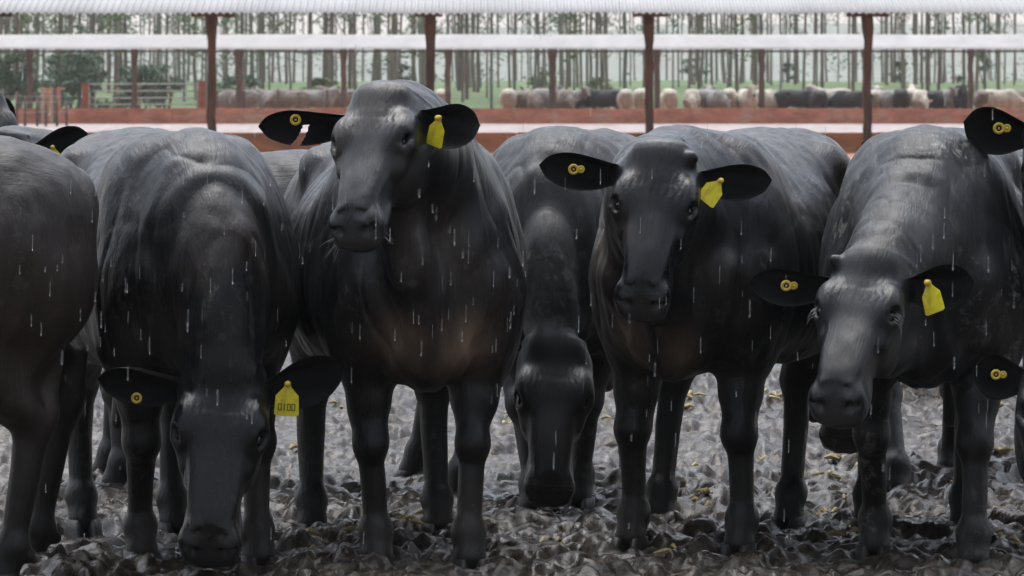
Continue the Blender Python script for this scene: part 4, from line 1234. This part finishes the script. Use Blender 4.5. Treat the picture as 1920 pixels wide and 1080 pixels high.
        for q in range(4):
            a = rr.uniform(-.5, .5) * hw; mb.tube([(0, 0, -.2), (a * .6, rr.uniform(-.2, .2), (z0 - gz) * .5 + .3), (a * 1.4, rr.uniform(-.3, .3), (z1 - gz) * .8)], [trunk, trunk * .7, trunk * .3], 6)
        mb.build('stem', bark[1], r, True)
    # misty mass of foliage far behind the trunks
    V = []; F = []
    for q in range(520):
        px = rr.uniform(-80, 2000); D = rr.uniform(335, 420); left = max(0, 1 - px / 1100)
        if rr.random() > .30 + .7 * left: continue
        py = rr.uniform(-10, 168) if left > .1 else rr.choice((rr.uniform(-10, 60), rr.uniform(60, 168)))
        x = (px - 960) / FPX * D; z = CAMZ - (py - HOR) / FPX * D
        leaf_blob(rr, (x, D, z), (1.9, 1.5, 1.1), 42, .20, V, F)
    me = mesh_from('far_foliage', np.array(V), F, False); me.materials.append(simple('misty_leaf', (.10, .15, .10), .7, .4, .5, 10, .1, .01))
    tag(link('far_foliage', me), 'misty grey-green foliage of the far plantation rows', 'foliage', kind='stuff')
    shrub(135, 96, 200, 170, 166, 150, .13, 0, 'big bushy green shrub behind the stake fence left of the pipe gate', 26)
    shrub(30, 105, 190, 90, 164, 110, .12, 1, 'dark green shrub at the picture edge beyond the stake fence', 16)
    shrub(262, 118, 196, 120, 172, 110, .12, 1, 'dark green bush behind the middle of the pipe gate', 18)
    shrub(312, 128, 194, 90, 175, 80, .12, 0, 'green bush at the latch end behind the pipe gate', 14)
    shrub(460, 142, 176, 120, 176, 80, .10, 1, 'low bush above the grey cattle just past the tall post by the gate', 14)
    shrub(600, 146, 172, 80, 180, 60, .10, 2, 'pale green low bush left of the raised black head', 12)
    shrub(760, 118, 168, 40, 200, 34, .12, 0, 'thin sapling with sparse leaves next to the second brown post', 9)
    shrub(1010, 130, 172, 60, 210, 30, .13, 2, 'sparse yellow-green sapling among trunks above the pale-muzzled cow', 9)
    shrub(1125, 150, 200, 70, 182, 60, .10, 2, 'low bright bush next to the lone black side-on cow', 12)
    shrub(1300, 108, 140, 60, 230, 26, .15, 0, 'sparse leafy sapling left of a thin grey post', 8)
    shrub(1478, 118, 150, 36, 230, 20, .15, 1, 'little leafy sapling above the big black side-on cow', 7)
    shrub(1692, 112, 150, 36, 220, 34, .15, 1, 'small round-topped sapling in a gap right of the T-topped post', 8)
    shrub(1845, 96, 142, 44, 225, 44, .15, 0, 'leafy sapling beside the last thin post', 10)
    shrub(1795, 136, 152, 26, 225, 18, .15, 1, 'tiny leafy sapling left of the last thin post', 5)

trees()

# ------------------------------------------------------------------ rain
def rain():
    m, nt, b = newmat('rain_water')
    b.inputs['Base Color'].default_value = (.9, .93, .95, 1); b.inputs['Roughness'].default_value = .12
    b.inputs['Transmission Weight'].default_value = .8; b.inputs['IOR'].default_value = 1.33
    rr = random.Random(31); mb = MB()
    for k in range(330):
        D = rr.uniform(6.5, 12.6); px = rr.uniform(-30, 1950); py = rr.uniform(-20, 1060) if rr.random() < .35 else rr.gauss(560, 170)
        p = W(px, py, D)
        if p[2] < .05: continue
        ln = rr.uniform(.008, .027) * (D / 12); r = rr.uniform(.00035, .0008) * (D / 12) ** .5
        tl_ = rr.gauss(-.02, .012)
        mb.tube([(p[0] - tl_ * ln, p[1], p[2] + ln), (p[0] - tl_ * ln * .4, p[1], p[2] + ln * .4), (p[0], p[1], p[2] - ln * .6), (p[0] + tl_ * ln, p[1], p[2] - ln)], [r * .5, r * .95, r, r * .6], 6)
    tag(mb.build('rain', m, None, True), 'raindrops falling in front of the black cattle', 'rain', kind='stuff')

rain()

# ------------------------------------------------------------------ light, air, camera
def world():
    w = bpy.data.worlds.new('World'); SC.world = w; w.use_nodes = True
    nt = w.node_tree; bg = nt.nodes['Background']
    sky = nt.nodes.new('ShaderNodeTexSky'); sky.sky_type = 'NISHITA'; sky.sun_disc = False
    sky.sun_elevation = R(74); sky.sun_rotation = R(-15)
    sky.air_density = 1.0; sky.dust_density = 1.2; sky.ozone_density = 1.0
    hs = nt.nodes.new('ShaderNodeHueSaturation'); hs.inputs['Saturation'].default_value = .36
    nt.links.new(sky.outputs[0], hs.inputs['Color']); 
    # an overcast sky is about three times as bright overhead as near the horizon
    tc = nt.nodes.new('ShaderNodeTexCoord'); sx = nt.nodes.new('ShaderNodeSeparateXYZ'); nt.links.new(tc.outputs['Generated'], sx.inputs[0])
    mr = nt.nodes.new('ShaderNodeMapRange'); mr.inputs[1].default_value = 0; mr.inputs[2].default_value = .95; mr.inputs[3].default_value = .85; mr.inputs[4].default_value = 3.0; mr.interpolation_type = 'SMOOTHSTEP'
    nt.links.new(sx.outputs[2], mr.inputs[0])
    # added gradient: dims the sky behind the camera so the cattle's fronts go dark
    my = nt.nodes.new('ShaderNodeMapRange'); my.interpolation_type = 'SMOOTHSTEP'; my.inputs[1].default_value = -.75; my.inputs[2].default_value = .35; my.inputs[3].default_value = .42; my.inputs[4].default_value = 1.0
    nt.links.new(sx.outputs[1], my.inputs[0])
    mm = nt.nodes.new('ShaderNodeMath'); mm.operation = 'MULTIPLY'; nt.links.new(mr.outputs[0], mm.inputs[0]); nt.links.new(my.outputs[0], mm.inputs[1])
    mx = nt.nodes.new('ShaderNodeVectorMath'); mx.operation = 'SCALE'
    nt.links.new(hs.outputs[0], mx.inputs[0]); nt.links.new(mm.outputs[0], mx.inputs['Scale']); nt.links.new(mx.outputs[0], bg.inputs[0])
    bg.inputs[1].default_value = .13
    s = bpy.data.lights.new('sun', 'SUN'); s.energy = 1.5; s.angle = R(50); s.color = (1, .97, .93)
    o = bpy.data.objects.new('sun', s); COL.objects.link(o)
    # soft light from high in front, through the cloud
    el, az = R(74), R(-15)
    d = Vector((math.sin(az) * math.cos(el), math.cos(az) * math.cos(el), math.sin(el)))
    o.rotation_euler = (-d).to_track_quat('-Z', 'Y').to_euler(); o.location = (0, 0, 40)
    c = bpy.data.cameras.new('camera'); c.sensor_width = 36; c.lens = 36 * FPX / 1920
    c.shift_y = -(540 - HOR) / 1920; c.clip_end = 6000; c.clip_start = .5
    c.dof.use_dof = True; c.dof.focus_distance = 12.2; c.dof.aperture_fstop = 14
    co = bpy.data.objects.new('camera', c); COL.objects.link(co)
    co.location = (0, 0, CAMZ); co.rotation_euler = (R(90), 0, 0)
    SC.camera = co
    SC.view_settings.view_transform = 'Standard'; SC.view_settings.look = 'None'
    SC.view_settings.gamma = 1; SC.view_settings.exposure = .52
    SC.view_settings.use_curve_mapping = False
    SC.cycles.max_bounces = 6; SC.cycles.diffuse_bounces = 3; SC.cycles.glossy_bounces = 3; SC.cycles.transparent_max_bounces = 8; SC.cycles.volume_bounces = 1
    SC.cycles.use_denoising = True

def haze():
    m = bpy.data.materials.new('rain_haze'); m.use_nodes = True
    nt = m.node_tree; nt.nodes.clear()
    out = nt.nodes.new('ShaderNodeOutputMaterial'); pv = nt.nodes.new('ShaderNodeVolumePrincipled')
    pv.inputs['Color'].default_value = (.95, .975, .965, 1); pv.inputs['Density'].default_value = .00026; pv.inputs['Anisotropy'].default_value = .2
    nt.links.new(pv.outputs[0], out.inputs['Volume'])
    mb = MB().box((0, 1960, 43), (2400, 4200, 90))
    tag(mb.build('haze', m), kind='stuff')

world()
haze()
